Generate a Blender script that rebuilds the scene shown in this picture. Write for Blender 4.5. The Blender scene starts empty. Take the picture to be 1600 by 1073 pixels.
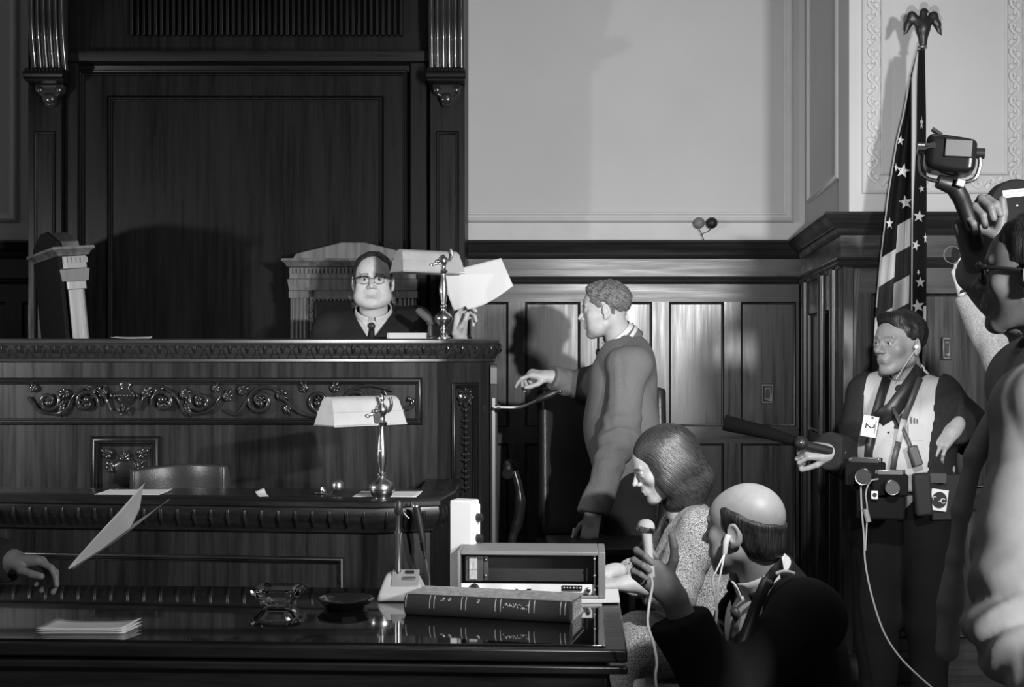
import bpy, math, random
import numpy as np
from mathutils import Vector, Matrix
random.seed(7)
SC = bpy.context.scene
COL = SC.collection
# ------------------------------------------------------------------ camera
F = 2100.0            # focal length in pixels of the 1600 wide frame
CZ = 1.5              # eye height
HY = 555.0            # horizon row
cd = bpy.data.cameras.new('camera'); cam = bpy.data.objects.new('camera', cd); COL.objects.link(cam)
cd.sensor_width = 36.0; cd.sensor_fit = 'HORIZONTAL'; cd.lens = F/1600*36.0
cd.shift_y = (HY-536.5)/1600.0
cam.location = (0, 0, CZ); cam.rotation_euler = (math.radians(90), 0, 0)
cd.clip_start = 0.05
SC.camera = cam
# ------------------------------------------------------------------ world, lights, exposure
w = bpy.data.worlds.new('world'); SC.world = w; w.use_nodes = True
w.node_tree.nodes['Background'].inputs[0].default_value = (1, 1, 1, 1)
w.node_tree.nodes['Background'].inputs[1].default_value = 0.10
def area(name, loc, target, size, power, spread=180):
    l = bpy.data.lights.new(name, 'AREA'); l.shape = 'DISK'; l.size = size; l.energy = power; l.spread = math.radians(spread)
    o = bpy.data.objects.new(name, l); COL.objects.link(o); o.location = loc
    o.rotation_euler = (Vector(target)-Vector(loc)).to_track_quat('-Z', 'Y').to_euler()
    return o
def spot(name, loc, target, power, cone, blend=.6, r=.03):
    l = bpy.data.lights.new(name, 'SPOT'); l.energy = power; l.spot_size = math.radians(cone); l.spot_blend = blend; l.shadow_soft_size = r
    o = bpy.data.objects.new(name, l); COL.objects.link(o); o.location = loc
    o.rotation_euler = (Vector(target)-Vector(loc)).to_track_quat('-Z', 'Y').to_euler(); return o
spot('portable_light_beam', (0.885, 2.87, 1.925), (-.05, 6.3, 1.62), 320, 118, 1.0, .028)   # shines from the hand-held film light
area('television_light', (1.92, 0.2, 2.08), (0.9, 6.2, 1.6), 0.28, 90, 120)                # crew light beside the camera
spot('side_light', (-3.6, 4.1, 1.72), (0.9, 7.0, 1.9), 180, 82, .15, .08)                          # crew light to the left
area('overhead_fill', (0.5, 2.6, 4.5), (0.5, 6.0, 1.0), 1.6, 12)  # unseen soft fill from above, added to lift the ambient light
SC.view_settings.view_transform = 'Standard'
SC.view_settings.look = 'None'
SC.view_settings.gamma = 1.0
SC.view_settings.exposure = 0.0
SC.view_settings.use_curve_mapping = False

def P(px, py, d): return Vector(((px-800)*d/F, d, CZ+(HY-py)*d/F))
def PX(px, d): return (px-800)*d/F
def PZ(py, d): return CZ+(HY-py)*d/F

# ------------------------------------------------------------------ materials
MATS = {}
def _new(name):
    m = bpy.data.materials.new(name); m.use_nodes = True; MATS[name] = m
    nt = m.node_tree; return m, nt, nt.nodes['Principled BSDF']
def _coords(nt, scale):
    tc = nt.nodes.new('ShaderNodeTexCoord'); mp = nt.nodes.new('ShaderNodeMapping')
    nt.links.new(tc.outputs['Object'], mp.inputs[0]); mp.inputs['Scale'].default_value = scale
    return mp.outputs[0]
def _noise(nt, vec, scale=1, detail=4, rough=.55):
    n = nt.nodes.new('ShaderNodeTexNoise'); nt.links.new(vec, n.inputs['Vector'])
    n.inputs['Scale'].default_value = scale; n.inputs['Detail'].default_value = detail; n.inputs['Roughness'].default_value = rough
    return n.outputs['Fac']
def _ramp(nt, fac, a, b, lo=.3, hi=.7):
    r = nt.nodes.new('ShaderNodeMapRange'); nt.links.new(fac, r.inputs['Value'])
    r.inputs['From Min'].default_value = lo; r.inputs['From Max'].default_value = hi
    r.inputs['To Min'].default_value = a; r.inputs['To Max'].default_value = b
    return r.outputs[0]
def _bump(nt, b, fac, strength, dist=.01):
    n = nt.nodes.new('ShaderNodeBump'); n.inputs['Strength'].default_value = strength; n.inputs['Distance'].default_value = dist
    nt.links.new(fac, n.inputs['Height']); nt.links.new(n.outputs[0], b.inputs['Normal'])
def mat(name, v, rough=.6, metal=0, var=0, vscale=(8, 8, 8), bump=0, bscale=None, spec=.5, coat=0, bdist=.004):
    if name in MATS: return MATS[name]
    m, nt, b = _new(name)
    b.inputs['Base Color'].default_value = (v, v, v, 1); b.inputs['Roughness'].default_value = rough
    b.inputs['Metallic'].default_value = metal; b.inputs['Specular IOR Level'].default_value = spec
    b.inputs['Coat Weight'].default_value = coat
    if var:
        f = _noise(nt, _coords(nt, vscale)); nt.links.new(_ramp(nt, f, v*(1-var), v*(1+var)), b.inputs['Base Color'])
    if bump:
        f = _noise(nt, _coords(nt, bscale or vscale)); _bump(nt, b, f, bump, bdist)
    return m
def wood(name, v, axis='z', rough=(.22, .42), spec=.5, coat=.15):
    if name in MATS: return MATS[name]
    m, nt, b = _new(name)
    s = {'z': (34, 34, 1.6), 'x': (1.6, 34, 34)}[axis]
    s2 = {'z': (5, 5, .7), 'x': (.7, 5, 5)}[axis]
    g = _noise(nt, _coords(nt, s), 1, 7, .65); g2 = _noise(nt, _coords(nt, s2), 1, 3)
    mul = nt.nodes.new('ShaderNodeMath'); mul.operation = 'MULTIPLY'
    nt.links.new(_ramp(nt, g, v*.6, v*1.5), mul.inputs[0]); nt.links.new(_ramp(nt, g2, .8, 1.25), mul.inputs[1])
    nt.links.new(mul.outputs[0], b.inputs['Base Color'])
    ad = nt.nodes.new('ShaderNodeMath'); ad.operation = 'ADD'
    nt.links.new(_ramp(nt, g2, rough[0], rough[1]), ad.inputs[0]); nt.links.new(_ramp(nt, g, -.07, .16), ad.inputs[1]); nt.links.new(ad.outputs[0], b.inputs['Roughness'])
    b.inputs['Specular IOR Level'].default_value = spec
    b.inputs['Coat Weight'].default_value = coat; b.inputs['Coat Roughness'].default_value = .28
    _bump(nt, b, g, .14, .002)
    return m
def tweed(name, lo, hi, sc=260):
    m, nt, b = _new(name)
    f = _noise(nt, _coords(nt, (sc, sc, sc)), 1, 3, .7)
    nt.links.new(_ramp(nt, f, lo, hi, .4, .62), b.inputs['Base Color']); b.inputs['Roughness'].default_value = .9
    b.inputs['Specular IOR Level'].default_value = .15
    _bump(nt, b, f, .5, .003)
    return m
def hairmat(name, v, spec=.25, scale=(220, 220, 14), hi=2.6, ry=0):
    m, nt, b = _new(name)
    m1 = nt.nodes.new('ShaderNodeMapping'); nt.links.new(_coords(nt, (1, 1, 1)), m1.inputs[0]); m1.inputs['Rotation'].default_value = (0, math.radians(ry), 0)
    m2 = nt.nodes.new('ShaderNodeMapping'); nt.links.new(m1.outputs[0], m2.inputs[0]); m2.inputs['Scale'].default_value = scale
    f = _noise(nt, m2.outputs[0], 1, 3, .6)
    nt.links.new(_ramp(nt, f, v*.4, v*hi), b.inputs['Base Color']); b.inputs['Roughness'].default_value = .42
    b.inputs['Specular IOR Level'].default_value = spec
    _bump(nt, b, f, .7, .004)
    return m
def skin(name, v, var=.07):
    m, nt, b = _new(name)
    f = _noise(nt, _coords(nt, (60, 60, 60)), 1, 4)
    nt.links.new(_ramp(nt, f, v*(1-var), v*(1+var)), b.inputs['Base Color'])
    b.inputs['Roughness'].default_value = .5; b.inputs['Specular IOR Level'].default_value = .35
    b.inputs['Subsurface Weight'].default_value = .12; b.inputs['Subsurface Radius'].default_value = (.006, .006, .006)
    b.inputs['Subsurface Scale'].default_value = 1
    _bump(nt, b, f, .12, .002)
    return m
WOOD = wood('dark_mahogany', .008, spec=.4); WOODH = wood('dark_mahogany_horizontal', .008, 'x', spec=.4)
WAIN = wood('wainscot_mahogany', .02, 'z', (.20, .38), coat=.22); WAINH = wood('wainscot_mahogany_horizontal', .02, 'x', (.24, .42), coat=.15)
BACKW = wood('backboard_mahogany', .0035, 'z', (.32, .5), spec=.2, coat=.0)
BACKWH = wood('backboard_mahogany_horizontal', .0035, 'x', (.32, .5), spec=.2, coat=.0)
CARVE = mat('carved_mahogany', .02, .2, var=.3, spec=.6, coat=.5)
CHAIRW = wood('chair_frame_wood', .10, 'z', (.35, .5)); LEATHER = mat('dark_leather', .012, .42, bump=.25, bscale=(90, 90, 90))
PLASTER = mat('wall_plaster', .47, .85, var=.05, vscale=(1.2, 1.2, 1.2), spec=.2, bump=.05, bscale=(60, 60, 60))
PLASTERL = mat('plaster_moulding', .54, .8, var=.04, spec=.2)
TABLE = mat('table_top_glass', .005, .045, spec=.75, coat=.6)
TABLEW = wood('table_wood', .012, 'x', (.2, .35))
BRASS = mat('brushed_brass', .52, .27, metal=1, var=.25, vscale=(25, 25, 25))
SHADE = mat('lamp_shade_metal', .55, .42, metal=.35, var=.08, vscale=(14, 14, 14))
SHADEIN = mat('lamp_shade_lining', .8, .6)
CHROME = mat('chrome', .75, .16, metal=1); STEEL = mat('satin_steel', .45, .35, metal=1)
PAPER = mat('paper', .62, .8, spec=.2); PAPERG = mat('grey_paper', .5, .85, spec=.2)
BLACK = mat('black_plastic', .012, .45); DGREY = mat('dark_grey_paint', .05, .5); MGREY = mat('grey_hammered_paint', .17, .5, bump=.3, bscale=(300, 300, 300))
LGREY = mat('light_grey_paint', .55, .5); INK = mat('ink', .01, .7)
SUITB = mat('black_suit_wool', .016, .9, var=.2, vscale=(150, 150, 150), spec=.15)
ROBE = mat('black_robe_cloth', .014, .75, spec=.25)
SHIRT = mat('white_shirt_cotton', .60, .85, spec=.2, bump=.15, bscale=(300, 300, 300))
TIE = mat('dark_tie_silk', .02, .5)
EYEW = mat('eye_white', .42, .3); IRIS = mat('iris', .015, .1); LIP = mat('lips', .36, .5); BROW = mat('eyebrow', .14, .8); LIPD = mat('painted_lips', .10, .4)

# ------------------------------------------------------------------ object helpers
OFF = {}
def tag(o, label=None, cat=None, group=None, kind=None):
    if label: o['label'] = label
    if cat: o['category'] = cat
    if group: o['group'] = group
    if kind: o['kind'] = kind
    return o
def thing(name, label, cat, loc, group=None):
    o = bpy.data.objects.new(name, None); COL.objects.link(o); o.location = loc; o.empty_display_size = .1
    OFF[o] = Vector(loc); return tag(o, label, cat, group)
def emit(name, verts, faces, mats, parent=None, mi=None, smooth=35, base=True):
    verts = np.asarray(verts, float)
    if parent is not None: off = np.array(OFF[parent])
    elif base: off = np.array([(verts[:, 0].min()+verts[:, 0].max())/2, (verts[:, 1].min()+verts[:, 1].max())/2, verts[:, 2].min()])
    else: off = np.zeros(3)
    me = bpy.data.meshes.new(name)
    if isinstance(faces, np.ndarray) and len(faces):
        n = len(faces); k = faces.shape[1]
        me.vertices.add(len(verts)); me.vertices.foreach_set('co', (verts-off).ravel())
        me.loops.add(n*k); me.loops.foreach_set('vertex_index', faces.ravel().astype(np.int32))
        me.polygons.add(n); me.polygons.foreach_set('loop_start', np.arange(0, n*k, k, dtype=np.int32))
        me.update(calc_edges=True)
    else:
        me.from_pydata((verts-off).tolist(), [], [list(f) for f in faces]); me.update()
    if not isinstance(mats, (list, tuple)): mats = [mats]
    for m in mats: me.materials.append(m)
    if mi is not None and len(mats) > 1: me.polygons.foreach_set('material_index', np.asarray(mi, dtype=np.int32))
    me.validate()
    me.polygons.foreach_set('use_smooth', [True]*len(me.polygons))
    if smooth < 180:
        try: me.set_sharp_from_angle(angle=math.radians(smooth))
        except Exception: pass
    o = bpy.data.objects.new(name, me); COL.objects.link(o)
    if parent is not None:
        o.parent = parent; OFF[o] = OFF[parent]
    else:
        o.location = off; OFF[o] = Vector(off)
    return o
def rot(ax, deg): return Matrix.Rotation(math.radians(deg), 3, ax)
def basis(y, up=(0, 0, 1)):
    """columns x,y,z with y as given and z near up"""
    y = Vector(y).normalized(); x = y.cross(Vector(up)).normalized(); z = x.cross(y)
    return Matrix((x, y, z)).transposed()
class MB:
    def __init__(s): s.v = []; s.f = []; s.m = []
    def add(s, vs, fs, m=0):
        n = len(s.v); s.v += [tuple(v) for v in vs]; s.f += [tuple(i+n for i in f) for f in fs]; s.m += [m]*len(fs); return s
    def box(s, c, sz, R=None, m=0, taper=1):
        c = Vector(c); vs = []
        for z in (-.5, .5):
            t = taper if z > 0 else 1
            for x, y in ((-.5, -.5), (.5, -.5), (.5, .5), (-.5, .5)):
                v = Vector((x*sz[0]*t, y*sz[1]*t, z*sz[2]))
                vs.append(c+(R @ v if R else v))
        return s.add(vs, [(3, 2, 1, 0), (4, 5, 6, 7), (0, 1, 5, 4), (1, 2, 6, 5), (2, 3, 7, 6), (3, 0, 4, 7)], m)
    def bb(s, x0, x1, y0, y1, z0, z1, m=0):
        return s.box(((x0+x1)/2, (y0+y1)/2, (z0+z1)/2), (abs(x1-x0), abs(y1-y0), abs(z1-z0)), None, m)
    def tube(s, pts, r, n=8, m=0, flat=None, caps=True):
        pts = [Vector(p) for p in pts]; k = len(pts)
        rs = r if isinstance(r, (list, tuple)) else [r]*k
        t0 = (pts[1]-pts[0]).normalized(); up = Vector((0, 0, 1)) if abs(t0.z) < .9 else Vector((1, 0, 0))
        x = t0.cross(up).normalized(); vs = []
        for i in range(k):
            t = (pts[min(i+1, k-1)]-pts[max(i-1, 0)]).normalized()
            x = (x-t*x.dot(t)).normalized(); y = t.cross(x)
            if flat: # flattened section: thickness along world vector flat[0]
                fv, q = Vector(flat[0]), flat[1]
            for j in range(n):
                a = 2*math.pi*j/n; o = x*math.cos(a)*rs[i]+y*math.sin(a)*rs[i]
                if flat: o = o-fv*(o.dot(fv)*(1-q))
                vs.append(pts[i]+o)
        fs = []
        for i in range(k-1):
            for j in range(n):
                a = i*n+j; b = i*n+(j+1) % n; fs.append((a, b, b+n, a+n))
        if caps: fs += [tuple(range(n))[::-1], tuple((k-1)*n+j for j in range(n))]
        return s.add(vs, fs, m)
    def cyl(s, a, b, ra, rb=None, n=20, m=0): return s.tube([a, b], [ra, ra if rb is None else rb], n, m)
    def lathe(s, prof, c=(0, 0, 0), n=28, R=None, m=0, sx=1, sy=1):
        c = Vector(c); vs = []; k = len(prof)
        for r, z in prof:
            for j in range(n):
                a = 2*math.pi*j/n; v = Vector((max(r, 1e-4)*math.cos(a)*sx, max(r, 1e-4)*math.sin(a)*sy, z)); vs.append(c+(R @ v if R else v))
        fs = [(i*n+j, i*n+(j+1) % n, (i+1)*n+(j+1) % n, (i+1)*n+j) for i in range(k-1) for j in range(n)]
        fs += [tuple(range(n))[::-1], tuple((k-1)*n+j for j in range(n))]
        return s.add(vs, fs, m)
    def ell(s, c, r, R=None, n=16, m=0):
        if not isinstance(r, (list, tuple, Vector)): r = (r, r, r)
        c = Vector(c); vs = [c+((R @ Vector((0, 0, -r[2]))) if R else Vector((0, 0, -r[2])))]; h = n//2
        for i in range(1, h):
            t = -math.pi/2+math.pi*i/h
            for j in range(n):
                a = 2*math.pi*j/n; v = Vector((r[0]*math.cos(t)*math.cos(a), r[1]*math.cos(t)*math.sin(a), r[2]*math.sin(t))); vs.append(c+(R @ v if R else v))
        vs.append(c+((R @ Vector((0, 0, r[2]))) if R else Vector((0, 0, r[2])))); last = len(vs)-1
        fs = [(0, 1+(j+1) % n, 1+j) for j in range(n)]
        fs += [(1+i*n+j, 1+i*n+(j+1) % n, 1+(i+1)*n+(j+1) % n, 1+(i+1)*n+j) for i in range(h-2) for j in range(n)]
        fs += [(last, 1+(h-2)*n+j, 1+(h-2)*n+(j+1) % n) for j in range(n)]
        return s.add(vs, fs, m)
    def prism(s, poly, org, ux, uy, depth, m=0):
        """polygon (u,v) on frame org+u*ux+v*uy, extruded by vector depth"""
        org, ux, uy, dp = Vector(org), Vector(ux), Vector(uy), Vector(depth); n = len(poly)
        a = [org+ux*p[0]+uy*p[1] for p in poly]; b = [v+dp for v in a]
        return s.add(a+b, [tuple(range(n))[::-1], tuple(range(n, 2*n))]+[(i, (i+1) % n, (i+1) % n+n, i+n) for i in range(n)], m)
    def sweep(s, path, prof, closed=False, m=0):
        """path (x,y) points; profile (out,z) closed polygon; outward = right of travel"""
        path = [Vector(p) for p in path]; n = len(path); k = len(prof); dirs = []
        nseg = n if closed else n-1
        for i in range(nseg):
            d = (path[(i+1) % n]-path[i]).normalized(); dirs.append(Vector((d.y, -d.x)))
        vs = []
        for i in range(n):
            if closed: a, b = dirs[i-1], dirs[i]
            else: a = dirs[max(i-1, 0)]; b = dirs[min(i, nseg-1)]
            mtr = (a+b); mtr = mtr/(mtr.length_squared/2) if mtr.length > 1e-6 else a
            for o, z in prof: p = path[i]+mtr*o; vs.append((p.x, p.y, z))
        fs = []
        for i in range(nseg):
            for j in range(k):
                a = i*k+j; b = i*k+(j+1) % k; c = ((i+1) % n)*k
                fs.append((a, b, c+(j+1) % k, c+j))
        if not closed: fs += [tuple(range(k))[::-1], tuple((n-1)*k+j for j in range(k))]
        return s.add(vs, fs, m)
    def grid(s, fn, nu, nv, m=0):
        vs = [fn(i/nu, j/nv) for j in range(nv+1) for i in range(nu+1)]
        fs = [(j*(nu+1)+i, j*(nu+1)+i+1, (j+1)*(nu+1)+i+1, (j+1)*(nu+1)+i) for j in range(nv) for i in range(nu)]
        return s.add(vs, fs, m)
    def frame(s, org, ux, uz, out, W, H, bw, th, m=0):
        """mitred picture-frame moulding, W x H outer, bar width bw, rounded section"""
        org, ux, uz, out = Vector(org), Vector(ux), Vector(uz), Vector(out)
        prof = [(0, 0), (.1, .6), (.25, .9), (.4, 1), (.5, .75), (.65, .7), (.8, .35), (.92, .3), (1, 0)]
        vs = []
        for cx, cz in ((0, 0), (1, 0), (1, 1), (0, 1)):
            sx = 1 if cx == 0 else -1; sz = 1 if cz == 0 else -1
            for a, b in prof: vs.append(org+ux*(cx*W+sx*a*bw)+uz*(cz*H+sz*a*bw)+out*(b*th))
        k = len(prof); fs = [(c*k+j, c*k+j+1, ((c+1) % 4)*k+j+1, ((c+1) % 4)*k+j) for c in range(4) for j in range(k-1)]
        return s.add(vs, fs, m)
    def build(s, name, mats, parent=None, bevel=0, smooth=35, solid=0, sub=0):
        o = emit(name, s.v, s.f, mats, parent, s.m, smooth)
        if sub: md = o.modifiers.new('sub', 'SUBSURF'); md.levels = md.render_levels = sub
        if solid: md = o.modifiers.new('solid', 'SOLIDIFY'); md.thickness = solid; md.offset = 0
        if bevel: md = o.modifiers.new('bevel', 'BEVEL'); md.width = bevel; md.segments = 2; md.limit_method = 'ANGLE'; md.angle_limit = math.radians(40)
        return o
def copytree(o, parent=None):
    c = o.copy(); COL.objects.link(c); c.parent = parent
    for ch in list(o.children): copytree(ch, c)
    return c
def text(body, name, size, M, mt, parent, depth=.0006):
    cu = bpy.data.curves.new(name, 'FONT'); cu.body = body; cu.size = size; cu.extrude = depth; cu.align_x = 'CENTER'; cu.align_y = 'CENTER'
    t = bpy.data.objects.new(name, cu); COL.objects.link(t); dg = bpy.context.evaluated_depsgraph_get()
    me = bpy.data.meshes.new_from_object(t.evaluated_get(dg)); bpy.data.objects.remove(t)
    vs = [M @ v.co for v in me.vertices]; fs = [tuple(p.vertices) for p in me.polygons]; bpy.data.meshes.remove(me)
    return emit(name, [tuple(v) for v in vs], fs, mt, parent)

# ------------------------------------------------------------------ implicit surfaces for bodies and cloth
def smin(a, b, k):
    if k <= 0: return np.minimum(a, b)
    h = np.clip(.5+.5*(b-a)/k, 0, 1); return b*(1-h)+a*h-k*h*(1-h)
def smax(a, b, k): return -smin(-a, -b, k)
def cap(a, b, ra, rb=None):
    a = np.array(a, float); b = np.array(b, float); rb = ra if rb is None else rb; ab = b-a; L = max(ab @ ab, 1e-12)
    def f(Q):
        t = np.clip(((Q-a) @ ab)/L, 0, 1); return np.linalg.norm(Q-a-t[:, None]*ab, axis=1)-(ra+(rb-ra)*t)
    return f
def el(c, r, R=None):
    c = np.array(c, float); r = np.array(r, float) if np.ndim(r) else np.array([r]*3, float); Rm = np.array(R) if R is not None else None
    def f(Q):
        q = Q-c
        if Rm is not None: q = q @ Rm
        k0 = np.linalg.norm(q/r, axis=1); k1 = np.linalg.norm(q/(r*r), axis=1); return k0*(k0-1)/np.maximum(k1, 1e-6)
    return f
def rbox(c, h, rr=.005, R=None):
    c = np.array(c, float); h = np.array(h, float)-rr; Rm = np.array(R) if R is not None else None
    def f(Q):
        q = Q-c
        if Rm is not None: q = q @ Rm
        q = np.abs(q)-h; return np.linalg.norm(np.maximum(q, 0), axis=1)+np.minimum(q.max(axis=1), 0)-rr
    return f
def half(p, n):
    p = np.array(p, float); n = np.array(n, float); n = n/np.linalg.norm(n)
    return lambda Q: (Q-p) @ n          # negative on the side opposite n
def xf(f, M, s=1.0):
    R = np.array(M.to_3x3()); t = np.array(M.to_translation()); 
    return lambda Q: f(((Q-t) @ R)/s)*s
class G:
    def __init__(s, *ops): s.o = []; [s.u(*o) if isinstance(o, tuple) else s.u(o) for o in ops]
    def u(s, f, k=.01): s.o.append((0, f, k)); return s
    def sub(s, f, k=.005): s.o.append((1, f, k)); return s
    def cut(s, f, k=.0): s.o.append((2, f, k)); return s
    def __call__(s, Q):
        d = None
        for t, f, k in s.o:
            e = f(Q)
            if d is None: d = e
            elif t == 0: d = smin(d, e, k)
            elif t == 1: d = smax(d, -e, k)
            else: d = smax(d, e, k)
        return d
def off(f, a): return lambda Q: f(Q)-a
_rs = np.random.RandomState(3)
def wrinkle(amp, freq, seed=0, stretch=(1, 1, 1), sharp=False):
    rs = np.random.RandomState(seed); D = rs.normal(size=(5, 3)); D = D/np.linalg.norm(D, axis=1)[:, None]*freq*(.6+.9*rs.rand(5, 1))*np.array(stretch); ph = rs.rand(5)*6.28
    def w(Q):
        q = Q+.25/freq*np.sin(Q[:, [1, 2, 0]]*freq*1.3+ph[:3]); s = np.sin(q @ D.T+ph)
        if sharp: s = 1-2*np.abs(s)**.6
        return amp*s.sum(axis=1)/2.2
    return w
def disp(f, w): return lambda Q: f(Q)+w(Q)
def nets(f, lo, hi, h):
    lo = np.array(lo, float); hi = np.array(hi, float); B = 4
    nb = np.ceil((hi-lo)/(h*B)).astype(int)+1; n = nb*B
    bc = np.stack(np.meshgrid(*[lo[i]+h*(np.arange(nb[i])*B+(B-1)/2) for i in range(3)], indexing='ij'), -1).reshape(-1, 3)
    dc = f(bc).reshape(nb); act = np.abs(dc) < h*B*2.2
    rep = lambda a: a.repeat(B, 0).repeat(B, 1).repeat(B, 2)
    V = rep(dc).astype(np.float32); mask = rep(act); ix = np.argwhere(mask)
    out = np.empty(len(ix), np.float32)
    for i in range(0, len(ix), 200000): out[i:i+200000] = f(lo+h*ix[i:i+200000])
    V[mask] = out
    # close at the border
    for a in range(3):
        sl = [slice(None)]*3; sl[a] = 0; V[tuple(sl)] = np.maximum(V[tuple(sl)], h*.3); sl[a] = -1; V[tuple(sl)] = np.maximum(V[tuple(sl)], h*.3)
    S = V < 0; nx, ny, nz = V.shape
    cnt = np.zeros((nx-1, ny-1, nz-1), np.int8)
    for dx in (0, 1):
        for dy in (0, 1):
            for dz in (0, 1): cnt += S[dx:nx-1+dx, dy:ny-1+dy, dz:nz-1+dz]
    cells = np.argwhere((cnt > 0) & (cnt < 8)); idx = -np.ones(cnt.shape, np.int64); idx[tuple(cells.T)] = np.arange(len(cells))
    acc = np.zeros((len(cells), 3)); c = np.zeros(len(cells))
    cs = [(a, b, d) for a in (0, 1) for b in (0, 1) for d in (0, 1)]
    for p in cs:
        for ax in range(3):
            if p[ax]: continue
            q = list(p); q[ax] = 1
            va = V[tuple((cells+p).T)]; vb = V[tuple((cells+q).T)]; m = (va < 0) != (vb < 0)
            t = np.where(m, va/np.where(m, va-vb, 1), 0)
            pt = np.array(p, float)+t[:, None]*(np.array(q)-np.array(p)); acc[m] += pt[m]; c[m] += 1
    verts = lo+h*(cells+acc/c[:, None]); quads = []
    for ax in range(3):
        sl0 = [slice(None)]*3; sl1 = [slice(None)]*3; sl0[ax] = slice(0, -1); sl1[ax] = slice(1, None)
        A = S[tuple(sl0)]; Bm = S[tuple(sl1)]; e = np.argwhere(A != Bm); u, v = [(1, 2), (2, 0), (0, 1)][ax]
        ok = (e[:, u] > 0) & (e[:, v] > 0) & (e[:, u] < V.shape[u]-1) & (e[:, v] < V.shape[v]-1); e = e[ok]
        if not len(e): continue
        flip = ~A[tuple(e.T)]
        def cell(du, dv): q = e.copy(); q[:, u] += du; q[:, v] += dv; return idx[tuple(q.T)]
        q = np.stack([cell(-1, -1), cell(0, -1), cell(0, 0), cell(-1, 0)], 1); q[flip] = q[flip][:, ::-1]; quads.append(q)
    return verts, np.concatenate(quads)
def smoothmesh(v, q, it=1, lam=.5):
    for _ in range(it):
        s = np.zeros_like(v); n = np.zeros(len(v))
        for a, b in ((0, 1), (1, 2), (2, 3), (3, 0)):
            np.add.at(s, q[:, a], v[q[:, b]]); np.add.at(n, q[:, a], 1); np.add.at(s, q[:, b], v[q[:, a]]); np.add.at(n, q[:, b], 1)
        v = v+lam*(s/np.maximum(n, 1)[:, None]-v)
    return v
def sdfobj(name, f, lo, hi, h, mats, parent=None, mfn=None, it=1):
    v, q = nets(f, lo, hi, h); v = smoothmesh(v, q, it)
    mi = mfn(v[q].mean(axis=1)) if mfn else None
    return emit(name, v, q, mats, parent, mi, 180)
def joined(name, parts, mats, parent):
    V, Q, M, n = [], [], [], 0
    for v, q, mi in parts: V.append(v); Q.append(q+n); M.append(mi if mi is not None else np.zeros(len(q), int)); n += len(v)
    return emit(name, np.concatenate(V), np.concatenate(Q), mats, parent, np.concatenate(M), 180)
# ------------------------------------------------------------------ people
def hmat(origin, fwd, up=(0, 0, 1)):
    M = basis(fwd, up).to_4x4(); M.translation = Vector(origin); return M
def head_local(wide=1.0, jaw=1.0, nose=1.0, jowl=0, eyes=True):
    g = G(el((0, -.016, .044), (.077, .096, .084)))
    g.u(el((0, .028, -.012), (.062*wide, .062, .082)), .03)
    g.u(el((0, .040, .045), (.055, .045, .045)), .03)
    for s in (-1, 1):
        g.u(cap((s*.050*wide*jaw, -.002, -.050), (s*.018*jaw, .062, -.088), .019+jowl*.5, .017+jowl*.3), .025)
        g.u(el((s*.043*wide, .058, -.012), (.022, .020, .020)), .02)
        g.u(cap((s*.012, .088, .031), (s*.042, .076, .034), .0075, .007), .012)
        if jowl: g.u(el((s*.040, .040, -.060), .030+jowl), .03)
    g.u(el((0, .072, -.090), (.020, .018, .017)), .018)
    g.u(el((0, .082, -.050), (.027, .016, .024)), .018)
    for s in (-1, 1): g.sub(el((s*.031, .099, .013), (.018, .015, .012)), .012)
    g.u(cap((0, .084, .022), (0, .1115*1, -.016), .0075, .0105*nose), .010)
    for s in (-1, 1):
        g.u(el((s*.0125, .097, -.0215), (.0085, .011, .0075)), .007)
        g.u(el((s*.031, .0775, .012), .0128), .002)
        g.u(cap((s*.019, .088, .0185), (s*.043, .081, .0165), .0050), .004)
        g.u(cap((s*.020, .086, .003), (s*.042, .080, .003), .0036), .004)
        g.sub(el((s*.007, .105, -.030), .0035), .002)
    g.sub(cap((-.024, .096, -.056), (.024, .096, -.056), .0022), .003)
    g.u(cap((-.014, .0945, -.0505), (.014, .0945, -.0505), .0050), .005)
    g.u(cap((-.013, .0930, -.0615), (.013, .0930, -.0615), .0058), .005)
    g.sub(el((0, .098, -.072), (.02, .008, .006)), .01)
    for s in (-1, 1):
        R = (rot('Z', s*-22) @ rot('X', -12))
        e = G(el((s*.082, -.012, .000), (.0075, .019, .031), R)); e.sub(el((s*.0895, -.008, .004), (.007, .012, .021), R), .004)
        e.u(el((s*.080, -.004, -.026), (.006, .010, .011), R), .006); e.u(el((s*.081, .006, -.004), (.004, .004, .007)), .004)
        g.u(e, .005)
    return g
def head_mi(brow=True, lipm=2):
    def f(L):
        x, y, z = np.abs(L[:, 0]), L[:, 1], L[:, 2]; m = np.zeros(len(L), int)
        m[(np.abs(z+.0558) < .0072*np.sqrt(np.clip(1-(x/.019)**2, 0, 1))) & (y > .084)] = lipm
        r = np.sqrt((x-.031)**2+(z-.0115)**2)
        m[(r < .0105) & (np.abs(z-.0105) < .0045) & (y > .070)] = 3
        m[(r < .0054) & (np.abs(z-.0105) < .005) & (y > .078)] = 4
        m[(np.abs(z-.0185) < .0018) & (np.abs(x-.031) < .012) & (y > .07)] = 1
        if brow:
            bz = .0345-(x-.03)**2*9; m[(np.abs(z-bz) < .0034) & (x > .014) & (x < .048) & (y > .06)] = 1
        return m
    return f
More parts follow.
